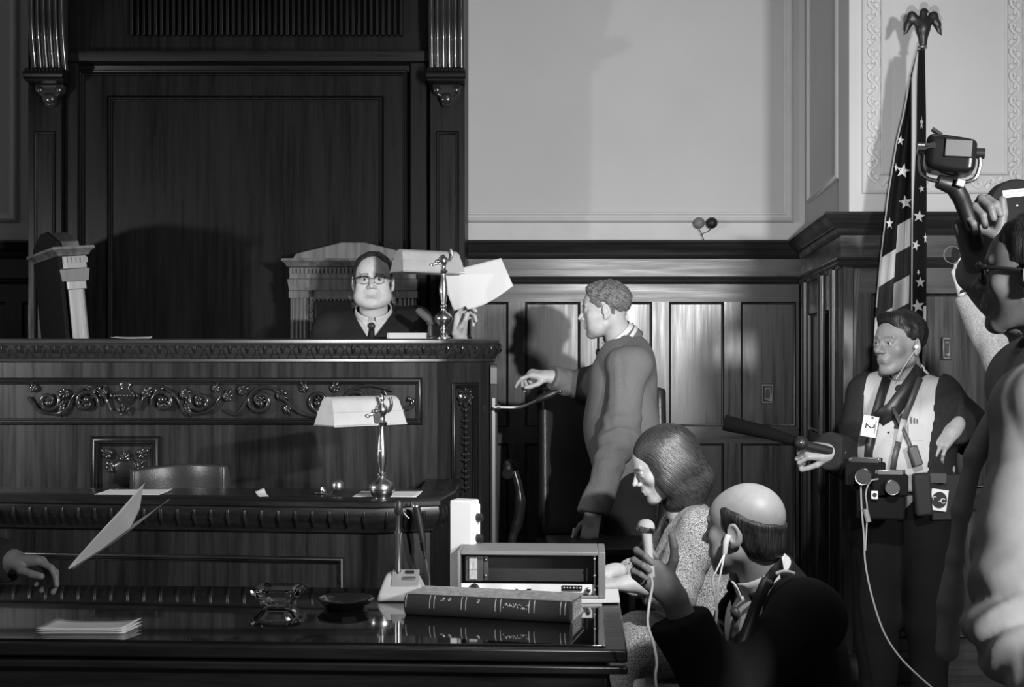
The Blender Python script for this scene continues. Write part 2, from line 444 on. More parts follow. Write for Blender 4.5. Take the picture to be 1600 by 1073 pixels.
def hand_local(side, curl=((20, 30, 20),)*4, thumb=None, spread=6, sc=1.0):
    """fingers +Y, back of the hand +Z, thumb at side*X"""
    s = side; kn = [(.028, .088), (.0095, .093), (-.0095, .088), (-.027, .080)]; L = [(.043, .026, .021), (.047, .029, .022), (.043, .027, .021), (.034, .021, .019)]
    R = [.0092, .0094, .0088, .0078]; g = None
    g = G(rbox((0, .045, 0), (.033, .045, .0125), .012))
    for i, (kx, ky) in enumerate(kn): g.u(cap((s*kx*.75, .010, 0), (s*kx, ky, .001), .0135, R[i]+.0022), .012)
    g.u(el((s*.021, .032, -.008), (.016, .028, .014)), .012)      # ball of the thumb
    g.u(cap((0, -.03, 0), (0, .015, 0), .024, .025), .02)
    fs = []
    for i, (kx, ky) in enumerate(kn):
        p = Vector((s*kx, ky, .001)); sp = math.radians((1.5-i)*spread)*s; a = 0; fg = None
        for j in range(3):
            a += math.radians(curl[i][j]); d = Vector((math.sin(sp)*math.cos(a), math.cos(sp)*math.cos(a), -math.sin(a))); q = p+d*L[i][j]
            r0 = R[i]*(1-.08*j); c = cap(p, q, r0, r0*.93); fg = G(c) if fg is None else fg.u(c, .003); p = q
        fs.append(fg)
    tp = thumb or ((.75, .60, -.35), (.50, .85, -.25), (.35, .92, -.2)); p = Vector((s*.020, .018, -.006)); fg = None
    for j, (ln, r0) in enumerate(((.046, .0135), (.033, .0112), (.026, .0102))):
        d = Vector((s*tp[j][0], tp[j][1], tp[j][2])).normalized(); q = p+d*ln; c = cap(p, q, r0, r0*.86); fg = G(c) if fg is None else fg.u(c, .003); p = q
    fs.append(fg); all_ = g
    def f(Q):
        Q = Q/sc
        d = all_(Q)
        e = np.stack([x(Q) for x in fs]); k = .006
        for row in e[:4]: d = smin(d, row, k)
        return smin(d, e[4], .009)*sc
    return f
def handM(wrist, fdir, back): # back = world direction of the back of the hand
    y = Vector(fdir).normalized(); z = Vector(back); z = (z-y*z.dot(y)).normalized(); x = y.cross(z)
    M = Matrix((x, y, z)).transposed().to_4x4(); M.translation = Vector(wrist); return M
LOOSE = ((14, 22, 14), (18, 26, 18), (24, 30, 20), (30, 34, 22))
FIST = ((62, 85, 50), (68, 88, 50), (72, 88, 50), (76, 86, 50))
GRIP = ((48, 62, 38), (54, 64, 40), (58, 66, 40), (62, 66, 40))
PINCH = ((42, 40, 20), (52, 58, 30), (62, 70, 34), (66, 74, 34))
class Body:
    def __init__(s, o, J, skinm, hf, belly=0, thick=1.0, sh=.056, female=False, limbs=1.0):
        """J joints in world space: neck, pelvis, cf (chest forward), sl/el/wl, sr/er/wr, hl/kl/al, hr/kr/ar, head(matrix), hs scale"""
        s.o, s.J, s.skin = o, J, skinm; s.hf = hf; N = Vector(J['neck']); Pv = Vector(J['pelvis']); z = (N-Pv).normalized(); cf = Vector(J['cf'])
        y = (cf-z*cf.dot(z)).normalized(); x = y.cross(z); M = Matrix((x, y, z)).transposed().to_4x4(); M.translation = Pv; s.TM = M; s.L = (N-Pv).length; q = s.L/.50; T = thick
        t = G(xf(el((0, 0, .02*q), (.165*T, .125*T, .13)), M))
        t.u(xf(el((0, .012+belly*.7, .17*q), (.150*T, .115*T+belly, .17*q)), M), .05)
        t.u(xf(el((0, .005, .33*q), (.162*T, .118*T, .17*q)), M), .05)
        if female:
            for k in (-1, 1): t.u(xf(el((k*.07, .10, .29*q), .065), M), .04)
        C = M @ Vector((0, -.015, .46*q)); s.torso = t
        for a in ('sl', 'sr'):
            if a in J: t.u(cap(C, J[a], .055*T, sh), .05)
        def arm(k):
            g = G(cap(J['s'+k], J['e'+k], .054*limbs, .044*limbs)); g.u(cap(J['e'+k], J['w'+k], .043*limbs, .029*limbs), .02); return g
        s.arms = {k: arm(k) for k in 'lr' if 'e'+k in J}
        def leg(k):
            g = G(cap(J['h'+k], J['k'+k], .085*T, .060)); g.u(cap(J['k'+k], J['a'+k], .058, .038), .02); return g
        s.legs = {k: leg(k) for k in 'lr' if 'h'+k in J}
        H = J['head']; hs = J.get('hs', 1); s.headf = xf(hf, H, hs)
        s.neckf = cap(H @ Vector((0, -.026, -.045))*1.0, Vector(J['neck']), J.get('nr', .054), J.get('nr', .054)+.006); s.H, s.hs = H, hs
        s.full = G(*([t]+[(a, .03) for a in s.arms.values()]+[(l, .04) for l in s.legs.values()]+[(s.neckf, .04)]))
    def box(s, pts, pad): a = np.array([list(p) for p in pts]); return a.min(0)-pad, a.max(0)+pad
    def allpts(s): return [Vector(s.J[k]) for k in s.J if isinstance(s.J[k], (tuple, Vector)) and k not in ('cf',)]
    def body(s, hands, mi=None, bare=None, name='body'):
        parts = []; pts = s.allpts(); lo, hi = s.box(pts, .2)
        inner = off(s.full, -.010); v, q = nets(inner, lo, hi, .014); parts.append((smoothmesh(v, q, 1), q, None))
        H = s.H; g = G(s.headf, (s.neckf, .022*s.hs)); c = np.array(H.translation)
        lo2 = c-.185*s.hs; hi2 = c+.185*s.hs; v, q = nets(g, lo2, hi2, .0029); v = smoothmesh(v, q, 1, .4)
        Rm = np.array(H.to_3x3()); loc = ((v[q].mean(1)-c) @ Rm)/s.hs; m = (mi or head_mi())(loc); parts.append((v, q, m))
        for (k, M, kw) in hands:
            kw = dict(kw); side = kw.pop('side', 1 if k == 'l' else -1); hf = xf(hand_local(side, **kw), M); g = G(hf, (s.arms[k], .02)); w = np.array(M @ Vector((0, .055, 0)))
            far = .17*kw.get('sc', 1); ctr = w; lim = lambda Q, ctr=ctr, far=far: np.linalg.norm(Q-ctr, axis=1)-far
            g.cut(lim); v, q = nets(g, ctr-far, ctr+far, .0027); parts.append((smoothmesh(v, q, 1, .35), q, None))
        return joined(name, parts, [s.skin, BROW, s.J.get('lipm', LIP), EYEW, IRIS], s.o)
    def garment(s, name, mats, arms='lr', a=.016, amp=.004, freq=26, cuffs=.0, vdepth=None, h=.0075, legs=False, torso=True, vw=.55, vmin=0, bottom=None, seed=1, armcut=None, neckcut=.055, sharp=.0, ao=.004, ak=.014, ef=.005, extra=None, tq=1, it=2, ribs=None):
        J = s.J; g = G(s.torso) if torso else None
        for k in arms:
            if k in s.arms:
                A = off(s.arms[k], ao)
                if armcut and k in armcut:
                    e = armcut[k]; p = Vector(J['e'+k]).lerp(Vector(J['w'+k]), e); d = (Vector(J['w'+k])-Vector(J['e'+k])).normalized()
                else: p = Vector(J['w'+k]); d = (p-Vector(J['e'+k])).normalized(); p = p-d*cuffs
                A2 = G(A); hp = half(p, d); pc_ = np.array(list(p)); rw_ = (Vector(J['w'+k])-p).length+.13; A2.sub(lambda Q, hp=hp, pc_=pc_, rw_=rw_: np.maximum(-hp(Q), np.linalg.norm(Q-pc_, axis=1)-rw_), .004)
                g = G(A2) if g is None else g.u(A2, ak)
        if legs:
            for l in s.legs.values(): g = G(l) if g is None else g.u(off(l, .004), .04)
        if extra is not None: g.u(extra, .03)
        f = off(g, a); wr = wrinkle(amp, freq, seed); f = disp(f, wr)
        if sharp: w2 = wrinkle(sharp, freq*.8, seed+9, sharp=True); f = disp(f, w2)
        for k in arms:
            if k in s.arms and ef:
                E = np.array(list(J['e'+k])); dv = np.array(list((Vector(J['w'+k])-Vector(J['s'+k])).normalized())); sd = np.cross(dv, [.3, .8, .5])
                def ew(Q, f0=f, E=E, dv=dv, sd=sd):
                    q = Q-E; r2 = (q*q).sum(1); t = q @ dv; return f0(Q)+ef*np.exp(-r2/.018)*np.sin(85*t+2.2*np.sin(22*(q @ sd))+1.1*np.sin(60*q[:, 1]))
                f = ew
        out = G(f); N = Vector(J['neck']); H = s.H
        nk = cap(N+(Vector(s.TM.to_3x3() @ Vector((0, .004, -.03)))), H @ Vector((0, -.02, -.02)), neckcut, neckcut+.02); out.sub(nk, .004)
        if vdepth:
            L = s.L; Rm = np.array(s.TM.to_3x3()); t0 = np.array(s.TM.translation)
            def wedge(Q):
                q = (Q-t0) @ Rm; z0 = L-vdepth; wd = vmin+np.clip((q[:, 2]-z0), 0, 1)*vw; return np.maximum(np.maximum(np.abs(q[:, 0])-wd, -(q[:, 1]-.0)), z0-q[:, 2])*.8
            out.sub(wedge, .003)
        if bottom is not None:
            p = s.TM @ Vector((0, 0, bottom)); out.cut(half(p, -Vector((0, 0, 1))), .003) if not legs else None
        pts = s.allpts() if (torso and legs) else [Vector(J[k]) for k in J if k[0] in ('sew' if not legs else 'hka') and len(k) == 2 and isinstance(J[k], (tuple, Vector)) and k != 'hs']+[N, Vector(J['pelvis'])]
        if legs and not torso: pts = [Vector(J[k]) for k in J if k in ('hl', 'kl', 'al', 'hr', 'kr', 'ar')]+[Vector(J['pelvis'])]
        lo, hi = s.box(pts, .21)
        return sdfobj(name, out, lo, hi, h, mats, s.o, it=it)
    def hair(s, fn, mt, h=.003, name='hair', pad=.16):
        f = xf(fn, s.H, s.hs); c = np.array(s.H.translation); return sdfobj(name, f, c-pad*s.hs, c+pad*s.hs, h, mt, s.o, it=1)
    def collar(s, r=.062, hgt=.034, gap=.18, mt=None, tilt=14, up=.0, open_=True, pts=True, name='collar', center=None, th=.0022):
        """turned-down shirt collar as a conical band around the neck, open at the front"""
        N = Vector(s.J['neck']); H = s.H @ Vector((0, -.026, -.045)); ax = (H-N).normalized(); cf = Vector(s.J['cf']); y = (cf-ax*cf.dot(ax)).normalized(); x = y.cross(ax)
        R = Matrix((x, y, ax)).transposed() @ rot('X', -tilt); c = N+ax*(.012+up); mb = MB()
        def fn(u, v):
            a = gap+u*(2*math.pi-2*gap); ca, sa = math.sin(a), math.cos(a)
            front = max(0, sa)**2; drop = (1-v)*(hgt*(1+.75*front if pts else 1)); rr = r+.016*(1-v)+(.004 if v > .95 else 0)
            return tuple(c+R @ Vector((ca*rr*1.0, sa*rr*1.02, hgt*.6-drop)))
        mb.grid(fn, 48, 5); return mb.build(name, mt or SHIRT, s.o, solid=th*2, smooth=60)
    def tie(s, length=.3, wid=.03, mt=None, top=.0, name='necktie', oy=.0):
        T = s.TM; L = s.L; mb = MB()
        def surf(z): # front surface by marching on the torso
            lo_, hi_ = .0, .30
            for _ in range(24):
                m = (lo_+hi_)/2; p = T @ Vector((0, m, z)); v = s.torso(np.array([list(p)]))[0]
                if v < 0: lo_ = m
                else: hi_ = m
            return lo_
        z0 = L-.035+top; pts = []
        c = T @ Vector((0, surf(z0-.02)+.020+oy, z0)); mb.ell(c-T.to_3x3() @ Vector((0, .004, 0)), (.015, .010, .016), T.to_3x3(), 12)
        n = 14
        for i in range(n+1):
            z = z0-.012-length*i/n; w_ = .013+(wid-.013)*min(1, i/n*1.3)
            if i == n: w_ = .002
            y_ = surf(z)+.018+oy
            for k in (-1, 1):
                pts.append(T @ Vector((k*w_, y_, z)))
        fs = [(2*i, 2*i+1, 2*i+3, 2*i+2) for i in range(n)]; mb.add([tuple(p) for p in pts], fs); return mb.build(name, mt or TIE, s.o, solid=.005)
def shoe(o, a, toe, mt=None):
    a = Vector(a); toe = Vector(toe); d = (toe-a).normalized(); g = G(cap(a-d*.05, a+d*.02, .038)); g.u(cap(a, toe, .038, .034), .03); g.cut(half((0, 0, min(a.z, toe.z)-.045), (0, 0, -1)), .004)
    c = np.array((a+toe)/2); return sdfobj('shoe', g, c-.22, c+.22, .008, mt or BLACK, o)
def standing_legs(J, pel, right, fz=0.0, fwd=(0, 1, 0), sep=.10):
    p = Vector(pel); r = Vector(right).normalized()
    for k, s in (('r', 1), ('l', -1)):
        h = p+r*sep*s+Vector((0, 0, -.04)); J['h'+k] = h; J['k'+k] = Vector((h.x, h.y, (h.z+fz)/2+.02))+Vector(fwd)*.02; J['a'+k] = Vector((h.x, h.y, fz+.09))
def strap(o, pts, w_, mt, name='strap', nrm=None, th=.004):
    """flat strap following points; width along in-surface direction"""
    pts = [Vector(p) for p in pts]; mb = MB(); vs = []; n = len(pts); nr = Vector(nrm) if nrm else Vector((0, -1, 0))
    for i in range(n):
        t = (pts[min(i+1, n-1)]-pts[max(i-1, 0)]).normalized(); wdir = t.cross(nr).normalized(); vs += [tuple(pts[i]-wdir*w_/2), tuple(pts[i]+wdir*w_/2)]
    mb.add(vs, [(2*i, 2*i+1, 2*i+3, 2*i+2) for i in range(n-1)]); return mb.build(name, mt, o, solid=th, smooth=60)
def catmull(pts, n=8):
    pts = [Vector(p) for p in pts]; P4 = [pts[0]*2-pts[1]]+pts+[pts[-1]*2-pts[-2]]; out = []
    for i in range(1, len(P4)-2):
        a, b, c, d = P4[i-1:i+3]
        for j in range(n):
            t = j/n; out.append(.5*((2*b)+(-a+c)*t+(2*a-5*b+4*c-d)*t*t+(-a+3*b-3*c+d)*t**3))
    out.append(pts[-1]); return out
def onfront(f, px, py, dguess, pad=.004, rng=.35):
    """point of a garment's front surface on the line of sight px,py, searched outwards from nearer to farther"""
    ds = np.linspace(dguess-rng, dguess+rng, 240); pts = np.array([list(P(px, py, d)) for d in ds]); v = f(pts); i = np.argmax(v < pad)
    return Vector(pts[i]) if (v < pad).any() else P(px, py, dguess)
# ------------------------------------------------------------------ the room
def struct(o): o['kind'] = 'structure'; return o
fl = MB().bb(-4.2, 4.2, -1.2, 7.9, -.1, 0); struct(fl.build('floor', mat('dark_floor', .012, .5, var=.3)))
WBY = 7.6; BAYY = 6.12; CX = 1.672; CX2 = 1.535
# plaster walls (solid, 0.2 thick)
struct(MB().bb(-4.2, CX+.05, WBY, WBY+.2, 0, 4.6).build('wall_back', PLASTER))
mb = MB(); mb.prism([(CX, WBY+.2), (CX2, BAYY+.02), (CX2+.2, BAYY+.02), (CX+.25, WBY+.2)], (0, 0, 0), (1, 0, 0), (0, 1, 0), (0, 0, 4.6)); struct(mb.build('wall_return', PLASTER))
struct(MB().bb(CX2, 4.2, BAYY, BAYY+.2, 0, 4.6).build('wall_bay', PLASTER))
struct(MB().bb(-4.4, -4.2, 3.0, 7.8, 0, 4.6).build('wall_left', PLASTER))
struct(MB().bb(4.2, 4.4, -1.0, 6.3, 0, 4.6).build('wall_right', PLASTER))
# plaster panel mouldings
mb = MB()
x1 = PX(1240, WBY); z0 = PZ(348, WBY)
mb.frame((-.32, WBY, z0), (1, 0, 0), (0, 0, 1), (0, -1, 0), x1+.32, 4.5-z0, .062, .035)
mb.bb(-4.1, CX, WBY-.006, WBY, PZ(376, WBY)-.05, PZ(350, WBY)+.004)
struct(mb.build('trim_1', PLASTERL))
mb = MB(); mb.frame((-4.1, WBY, PZ(348, WBY)), (1, 0, 0), (0, 0, 1), (0, -1, 0), 4.1+PX(30, WBY), 2.2, .055, .03); struct(mb.build('trim_2', PLASTERL))
# return wall panel frame
d = Vector((CX2-CX, BAYY-WBY, 0)); Lr = d.length; d.normalize(); nrm = Vector((-abs(d.y), -d.x, 0)).normalized(); nrm = Vector((d.y, -d.x, 0))
mb = MB(); st = Vector((CX, WBY, 0))+d*.16
mb.frame((st.x, st.y, 2.33), d, (0, 0, 1), nrm, Lr-.38, 2.15, .055, .03); struct(mb.build('trim_3', PLASTERL))
# ornate relief frame on the bay wall
xa, xb, zb = PX(1346, BAYY), PX(1603, BAYY), PZ(303, BAYY)
mb = MB(); bw = .085
mb.frame((xa, BAYY, zb), (1, 0, 0), (0, 0, 1), (0, -1, 0), xb-xa, 2.2, .018, .02)
mb.frame((xa+bw, BAYY, zb+bw), (1, 0, 0), (0, 0, 1), (0, -1, 0), xb-xa-2*bw, 2.2-2*bw, .014, .018)
rnd = random.Random(4)
def leafrun(a, b, wd):
    a, b = Vector(a), Vector(b); L = (b-a).length; t = (b-a)/L; nn = Vector((t.z, 0, -t.x)); k = int(L/.055)
    for i in range(k):
        c = a+t*(L*(i+.5)/k); s = 1 if i % 2 else -1
        pts = [c+t*(-.028)+nn*s*(-wd*.28), c+nn*s*(wd*.25), c+t*.022+nn*s*(wd*.30), c+t*.028+nn*s*(wd*.05), c+t*.012+nn*s*(-.02*wd)]
        mb.tube([p+Vector((0, -.006, 0)) for p in catmull(pts, 4)], [.006+.004*math.sin(3.1*j/16) for j in range(17)], 6)
        mb.ell(c+nn*s*(-wd*.28)+Vector((0, -.004, 0)), (.013, .008, .017), rot('Y', rnd.uniform(-60, 60)), 8)
leafrun((xa+.052, BAYY, zb+.05), (xa+.052, BAYY, zb+2.0), .06); leafrun((xb-.052, BAYY, zb+.05), (xb-.052, BAYY, zb+2.0), .06); leafrun((xa+.09, BAYY, zb+.052), (xb-.09, BAYY, zb+.052), .06)
struct(mb.build('trim_4', PLASTERL))

# wainscot: boards with stiles, rails, recessed panels; cornice above
ZT = 2.142
def wain_run(name, A, B, periods, first, stile, z_pan=(1.10, 1.80), frontal=True):
    A, B = Vector(A), Vector(B); t = (B-A).normalized(); L = (B-A).length; o = Vector((t.y, -t.x, 0)); mb = MB()
    def slab(u0, u1, t0, t1, z0, z1, m=0):
        vs = [A+t*u+o*q+Vector((0, 0, z)) for z in (z0, z1) for u, q in ((u0, t0), (u1, t0), (u1, t1), (u0, t1))]
        mb.add(vs, [(3, 2, 1, 0), (4, 5, 6, 7), (0, 1, 5, 4), (1, 2, 6, 5), (2, 3, 7, 6), (3, 0, 4, 7)], m)
    slab(0, L, 0, .02, 0, 2.0)
    slab(0, L, .02, .042, z_pan[1], 2.03, 1); slab(0, L, .02, .042, z_pan[0]-.095, z_pan[0], 1); slab(0, L, .02, .042, 0, .22, 1)
    edges = []
    u = first
    while u < L:
        a = max(u, 0); b = min(u+periods-stile, L)
        if b-a > .05: edges.append((a, b))
        u += periods
    prev = 0
    for a, b in edges:
        if a > prev: slab(prev, a, .02, .042, .22, z_pan[0]-.095); slab(prev, a, .02, .042, z_pan[0], z_pan[1])
        prev = b
        for z0_, z1_ in ((z_pan[0], z_pan[1]), (.22, z_pan[0]-.095)):
            mb.frame(A+t*a+o*.021+Vector((0, 0, z0_)), t, (0, 0, 1), o, b-a, z1_-z0_, .014, .016)
    if prev < L: slab(prev, L, .02, .042, .22, z_pan[0]-.095); slab(prev, L, .02, .042, z_pan[0], z_pan[1])
    return struct(mb.build(name, [WAIN, WAINH]))
W0 = WBY-.03
pu = 112*W0/F; st_ = 26*W0/F; fx = PX(1044, W0)
XL = -4.2; first = (fx-XL) % pu
BX0, BX1 = PX(44, 7.0), PX(726, 7.0)
wain_run('wall_panelling_left', (XL, W0+.02, 0), (BX0-.002, W0+.02, 0), pu, first, st_)
wain_run('wall_panelling_back', (BX1+.002, W0+.02, 0), (1.645, W0+.02, 0), pu, (fx-BX1) % pu-pu, st_)
rA = Vector((CX, WBY, 0)); rB = Vector((CX2, BAYY, 0))
wain_run('wall_panelling_return', rA+nrm*.0+d*.04, rB+nrm*.0, .62, .20, .12, (1.10, 1.72))
wain_run('wall_panelling_bay', (CX2, BAYY, 0), (4.1, BAYY, 0), .78, .09, .11, (.9, 1.78))
path = [(-4.2, WBY), (CX, WBY), (CX2, BAYY), (4.2, BAYY)]
cor = [(0, ZT), (.125, ZT), (.130, ZT-.012), (.118, ZT-.022), (.112, ZT-.030), (.100, ZT-.048), (.082, ZT-.060), (.078, ZT-.068), (.070, ZT-.070), (.066, ZT-.085), (.056, ZT-.094), (.050, ZT-.100), (0, ZT-.100)]
struct(MB().sweep(path, cor).build('trim_5', WAINH))
zc = ZT-.205
struct(MB().sweep(path, [(0, zc+.006), (.062, zc+.006), (.068, zc-.004), (.058, zc-.014), (.066, zc-.024), (.056, zc-.034), (.048, zc-.042), (0, zc-.042)]).build('trim_6', WAINH))
struct(MB().sweep(path, [(0, ZT-.095), (.044, ZT-.095), (.044, zc), (0, zc)]).build('trim_7', WAINH))
# pilaster strips at the bay corner and on the return
mb = MB()
for u in (.30, .95, 1.36):
    c = rA+d*u
    for k, w_ in ((0, .10), (1, .05)): mb.prism([(-w_/2, 0), (w_/2, 0), (w_/2, .05+.02*k), (-w_/2, .05+.02*k)], c, d, nrm, (0, 0, ZT-.24))
mb.prism([(0, 0), (.055, 0), (.055, .055), (0, .055)], (CX2-.045, BAYY-.06, 0), (1, 0, 0), (0, 1, 0), (0, 0, ZT-.24))
struct(mb.build('trim_8', WAIN, bevel=.008))
# skirting
struct(MB().sweep(path, [(0, .16), (.055, .16), (.07, .14), (.07, 0), (0, 0)]).build('baseboard_back', WAINH))

# ------------------------------------------------------------------ the tall carved backboard behind the judge
BY = 7.0
x0, x1 = PX(44, BY), PX(726, BY)
bk = thing('carved_backboard', 'tall dark carved wooden backboard rising behind the judge between the white walls', 'wall panelling', ((x0+x1)/2, 7.3, 0))
MB().bb(x0, x1, BY+.10, WBY-.001, 0, 4.3).build('board', BACKW, bk)
def px3(a, b, y0, y1, dy, dep, m=0, mb=None): # slab by pixel bounds at depth BY
    mb.bb(PX(a, dep), PX(b, dep), dep, dep+dy, PZ(y1, dep), PZ(y0, dep), m)
for a, b in ((44, 96), (672, 726)):
    mb = MB(); px3(a, b, -300, 1000, .11, BY, 0, mb); w_ = (b-a)/2
    mb.frame((PX(a+9, BY), BY, .9), (1, 0, 0), (0, 0, 1), (0, -1, 0), PX(b-9, BY)-PX(a+9, BY), PZ(205, BY)-.9, .02, .012)
    mb.build('pilaster', BACKW, bk, bevel=.006)
for a, b in ((100, 122), (640, 668)):
    mb = MB(); px3(a, b, 90, 1000, .06, BY+.045, 0, mb); mb.build('side_strip', BACKW, bk, bevel=.008)
mb = MB(); mb.frame((PX(122, BY+.1), BY+.10, .6), (1, 0, 0), (0, 0, 1), (0, -1, 0), PX(640, BY+.1)-PX(122, BY+.1), PZ(108, BY+.1)-.6, .035, .035)
mb.build('outer_moulding', BACKW, bk)
mb = MB(); mb.frame((PX(168, BY+.1), BY+.10, .65), (1, 0, 0), (0, 0, 1), (0, -1, 0), PX(600, BY+.1)-PX(168, BY+.1), PZ(150, BY+.1)-.65, .028, .03)
mb.build('inner_moulding', BACKW, bk)
mb = MB(); zz = PZ(108, BY)
mb.sweep([(PX(97, BY), BY+.1), (PX(670, BY), BY+.1)], [(0, zz), (.03, zz), (.04, zz+.03), (.07, zz+.05), (.08, zz+.085), (.08, zz+.1), (0, zz+.1)])
mb.build('lintel_moulding', BACKWH, bk)
mb = MB()
for i in range(46):
    xx = PX(200, BY)+(PX(625, BY)-PX(200, BY))*i/45; mb.bb(xx-.009, xx+.009, BY+.06, BY+.1, PZ(50, BY), PZ(-60, BY))
mb.bb(PX(110, BY), PX(660, BY), BY-.25, BY+.1, PZ(-60, BY), PZ(-260, BY)); mb.build('reeded_frieze', BACKW, bk, bevel=.004)
for a, b in ((44, 99), (670, 724)):   # fluted scroll consoles
    mb = MB(); xa_, xb_ = PX(a, BY-.1), PX(b, BY-.1); n = 6
    def cons(t): # y outward, z  for t 0..1 from the foot up
        return .05+.16*t**1.6+.03*math.sin(t*6.0), PZ(113, BY)+t*.85
    pts = [cons(i/24) for i in range(25)]
    poly = [(0, pts[0][1])]+[(p[0]-.02, p[1]) for p in pts]+[(0, pts[-1][1])]
    mb.prism(poly, (xa_+.01, BY, 0), (0, -1, 0), (0, 0, 1), (xb_-xa_-.02, 0, 0))
    for i in range(n):
        xx = xa_+.012+(xb_-xa_-.024)*i/(n-1); r = .017 if i in (0, n-1) else .0125
        mb.tube([(xx, BY-p[0]+.012, p[1]) for p in pts], [r]*25, 8)
    mb.build('console', CARVE, bk, smooth=50)
    mb = MB(); z1_, z2_ = PZ(140, BY), PZ(114, BY)
    mb.bb(xa_-.008, xb_+.008, BY-.13, BY, z1_+.02, z2_)
    mb.tube([(xa_-.012, BY-.13, z1_+.05), (xb_+.012, BY-.13, z1_+.05)], .022, 10)
    for i in range(9): mb.ell((xa_+(xb_-xa_)*(i+.5)/9, BY-.135, z2_-.012), (.008, .010, .010), None, 8)
    mb.build('console_cap', BACKWH, bk, bevel=.006)
    mb = MB(); cx = (xa_+xb_)/2
    mb.prism([(-.075, 0), (.075, 0), (.068, -.045), (.03, -.07), (.022, -.115), (-.022, -.115), (-.03, -.07), (-.068, -.045)], (cx, BY, z1_+.02), (1, 0, 0), (0, 0, 1), (0, -.05, 0))
    mb.ell((cx, BY-.05, z1_-.055), (.035, .02, .03)); mb.ell((cx-.05, BY-.05, z1_-.01), (.02, .015, .022)); mb.ell((cx+.05, BY-.05, z1_-.01), (.02, .015, .022)); mb.build('drop_ornament', CARVE, bk, bevel=.008)

# ------------------------------------------------------------------ the judge's bench
B0 = 5.80
bp = [(-3.6, B0), (-.323, B0), (PX(764, 5.96), 5.96), (PX(769, 6.02), 6.02), (-.088, 6.72)]
bench = thing('judges_bench', "long high carved dark wooden judge's bench across the left of the courtroom", 'judge bench', (-1.8, 6.2, 0))
ZB = 1.572
mb = MB(); poly = bp+[(bp[-1][0]-.14, 6.72), (bp[-1][0]-.14, 6.14), (-.36, 6.02), (-3.6, 6.02)]
mb.prism(poly[::1], (0, 0, 0), (1, 0, 0), (0, 1, 0), (0, 0, ZB-.10)); mb.build('bench_front', wood('bench_mahogany', .015, 'z', (.26, .42), coat=.15), bench)
mb = MB(); mb.sweep(bp, [(-.2, ZB), (.028, ZB), (.036, ZB-.006), (.036, ZB-.018), (.03, ZB-.022), (.026, ZB-.026), (.024, ZB-.034), (.018, ZB-.055), (.006, ZB-.075), (0, ZB-.082), (.010, ZB-.088), (.010, ZB-.098), (0, ZB-.104), (-.2, ZB-.104)])
LEDGE = wood('bench_mahogany_ledge', .03, 'x', (.2, .35), coat=.3); lmb = mb
# carved tongues along the ledge
mb = MB(); per = 27.4*B0/F
def tongues(p, q, mb, phase=0):
    p, q = Vector(p+(0,)), Vector(q+(0,)); L = (q-p).length; t = (q-p)/L; o = Vector((t.y, -t.x, 0)); u = phase
    while u < L:
        c = p+t*u
        mb.tube([c+o*.030+Vector((0, 0, ZB-.028)), c+o*.034+Vector((0, 0, ZB-.042)), c+o*.024+Vector((0, 0, ZB-.062))], [.0055, .0075, .004], 8)
        c2 = c+t*per/2
        for s in (-1, 1):
            mb.tube([c2+o*.023+t*s*.004+Vector((0, 0, ZB-.044)), c2+o*.016+t*s*.010+Vector((0, 0, ZB-.064)), c2+o*.006+t*s*.020+Vector((0, 0, ZB-.084))], [.003, .0022, .0018], 5)
            mb.tube([c2+o*.030+t*s*.028+Vector((0, 0, ZB-.036)), c2+o*.031+t*s*.016+Vector((0, 0, ZB-.031)), c2+o*.029+t*s*.008+Vector((0, 0, ZB-.040))], [.002, .003, .002], 5)
        u += per
n0 = 0
tongues((PX(6, B0)-12*per, B0), bp[1], mb, 0); tongues(bp[1], bp[2], mb, per*.45); tongues(bp[2], bp[3], mb, .02); tongues(bp[3], bp[4], mb, .03)
k0 = len(lmb.m); lmb.add(mb.v, mb.f, 1); lmb.build('ledge', [LEDGE, CARVE], bench, smooth=45)
mb = MB(); mb.sweep(bp, [(-.01, PZ(590, B0)), (.012, PZ(590, B0)), (.016, PZ(592, B0)), (.010, PZ(594, B0)), (-.01, PZ(594, B0))]) if False else None
# frieze frame and carvings
mb = MB(); fzT, fzB = PZ(590, B0), PZ(664, B0); fxR = PX(660, B0)
mb.frame((-3.4, B0, fzB), (1, 0, 0), (0, 0, 1), (0, -1, 0), fxR+3.4, fzT-fzB, .03, .016); mb.build('frieze_moulding', WOODH, bench)
mb = MB(); Y = B0-.004
def q3(px, py, o=0): return Vector((PX(px, B0), Y-o, PZ(py, B0)))
def scroll(cx, cy, r, a0, turns, hand=1, tail=None, th=.0085):
    pts = []; n = int(26*turns)
    for i in range(n+1):
        t = i/n; a = a0+hand*t*turns*2*math.pi; rr = r*(1-.78*t); pts.append(q3(cx+rr*math.cos(a), cy-rr*math.sin(a), .010+.006*t))
    if tail: pts = [q3(*tail, .004)]+pts
    k = len(pts); mb.tube(pts, [th*(.45+.9*math.sin(math.pi*min(1, (i+1)/k*1.15))**.5 if i/k < .85 else 1.1) for i in range(k)], 8)
    e = pts[-1]; mb.ell(e-Vector((0, .004, 0)), (.016, .013, .016), None, 10)
    for i in range(7): # rosette petals
        a = i*2*math.pi/7; mb.ell(q3(cx+r*.28*math.cos(a), cy-r*.28*math.sin(a), .010), (.014, .008, .006), rot('Y', -math.degrees(a)), 8)
def leaf(x, y, ang, L, wd=5):
    a = math.radians(ang); R = rot('Y', -ang)
    for s, l2 in ((0, 1), (-22, .8), (22, .8), (-42, .55), (42, .55)):
        b = a+math.radians(s); c = (x+math.cos(b)*L*l2*.5, y-math.sin(b)*L*l2*.5)
        mb.ell(q3(c[0], c[1], .008), (L*l2*.5*B0/F, .009, wd*.5*B0/F), rot('Y', -(ang+s)), 8)
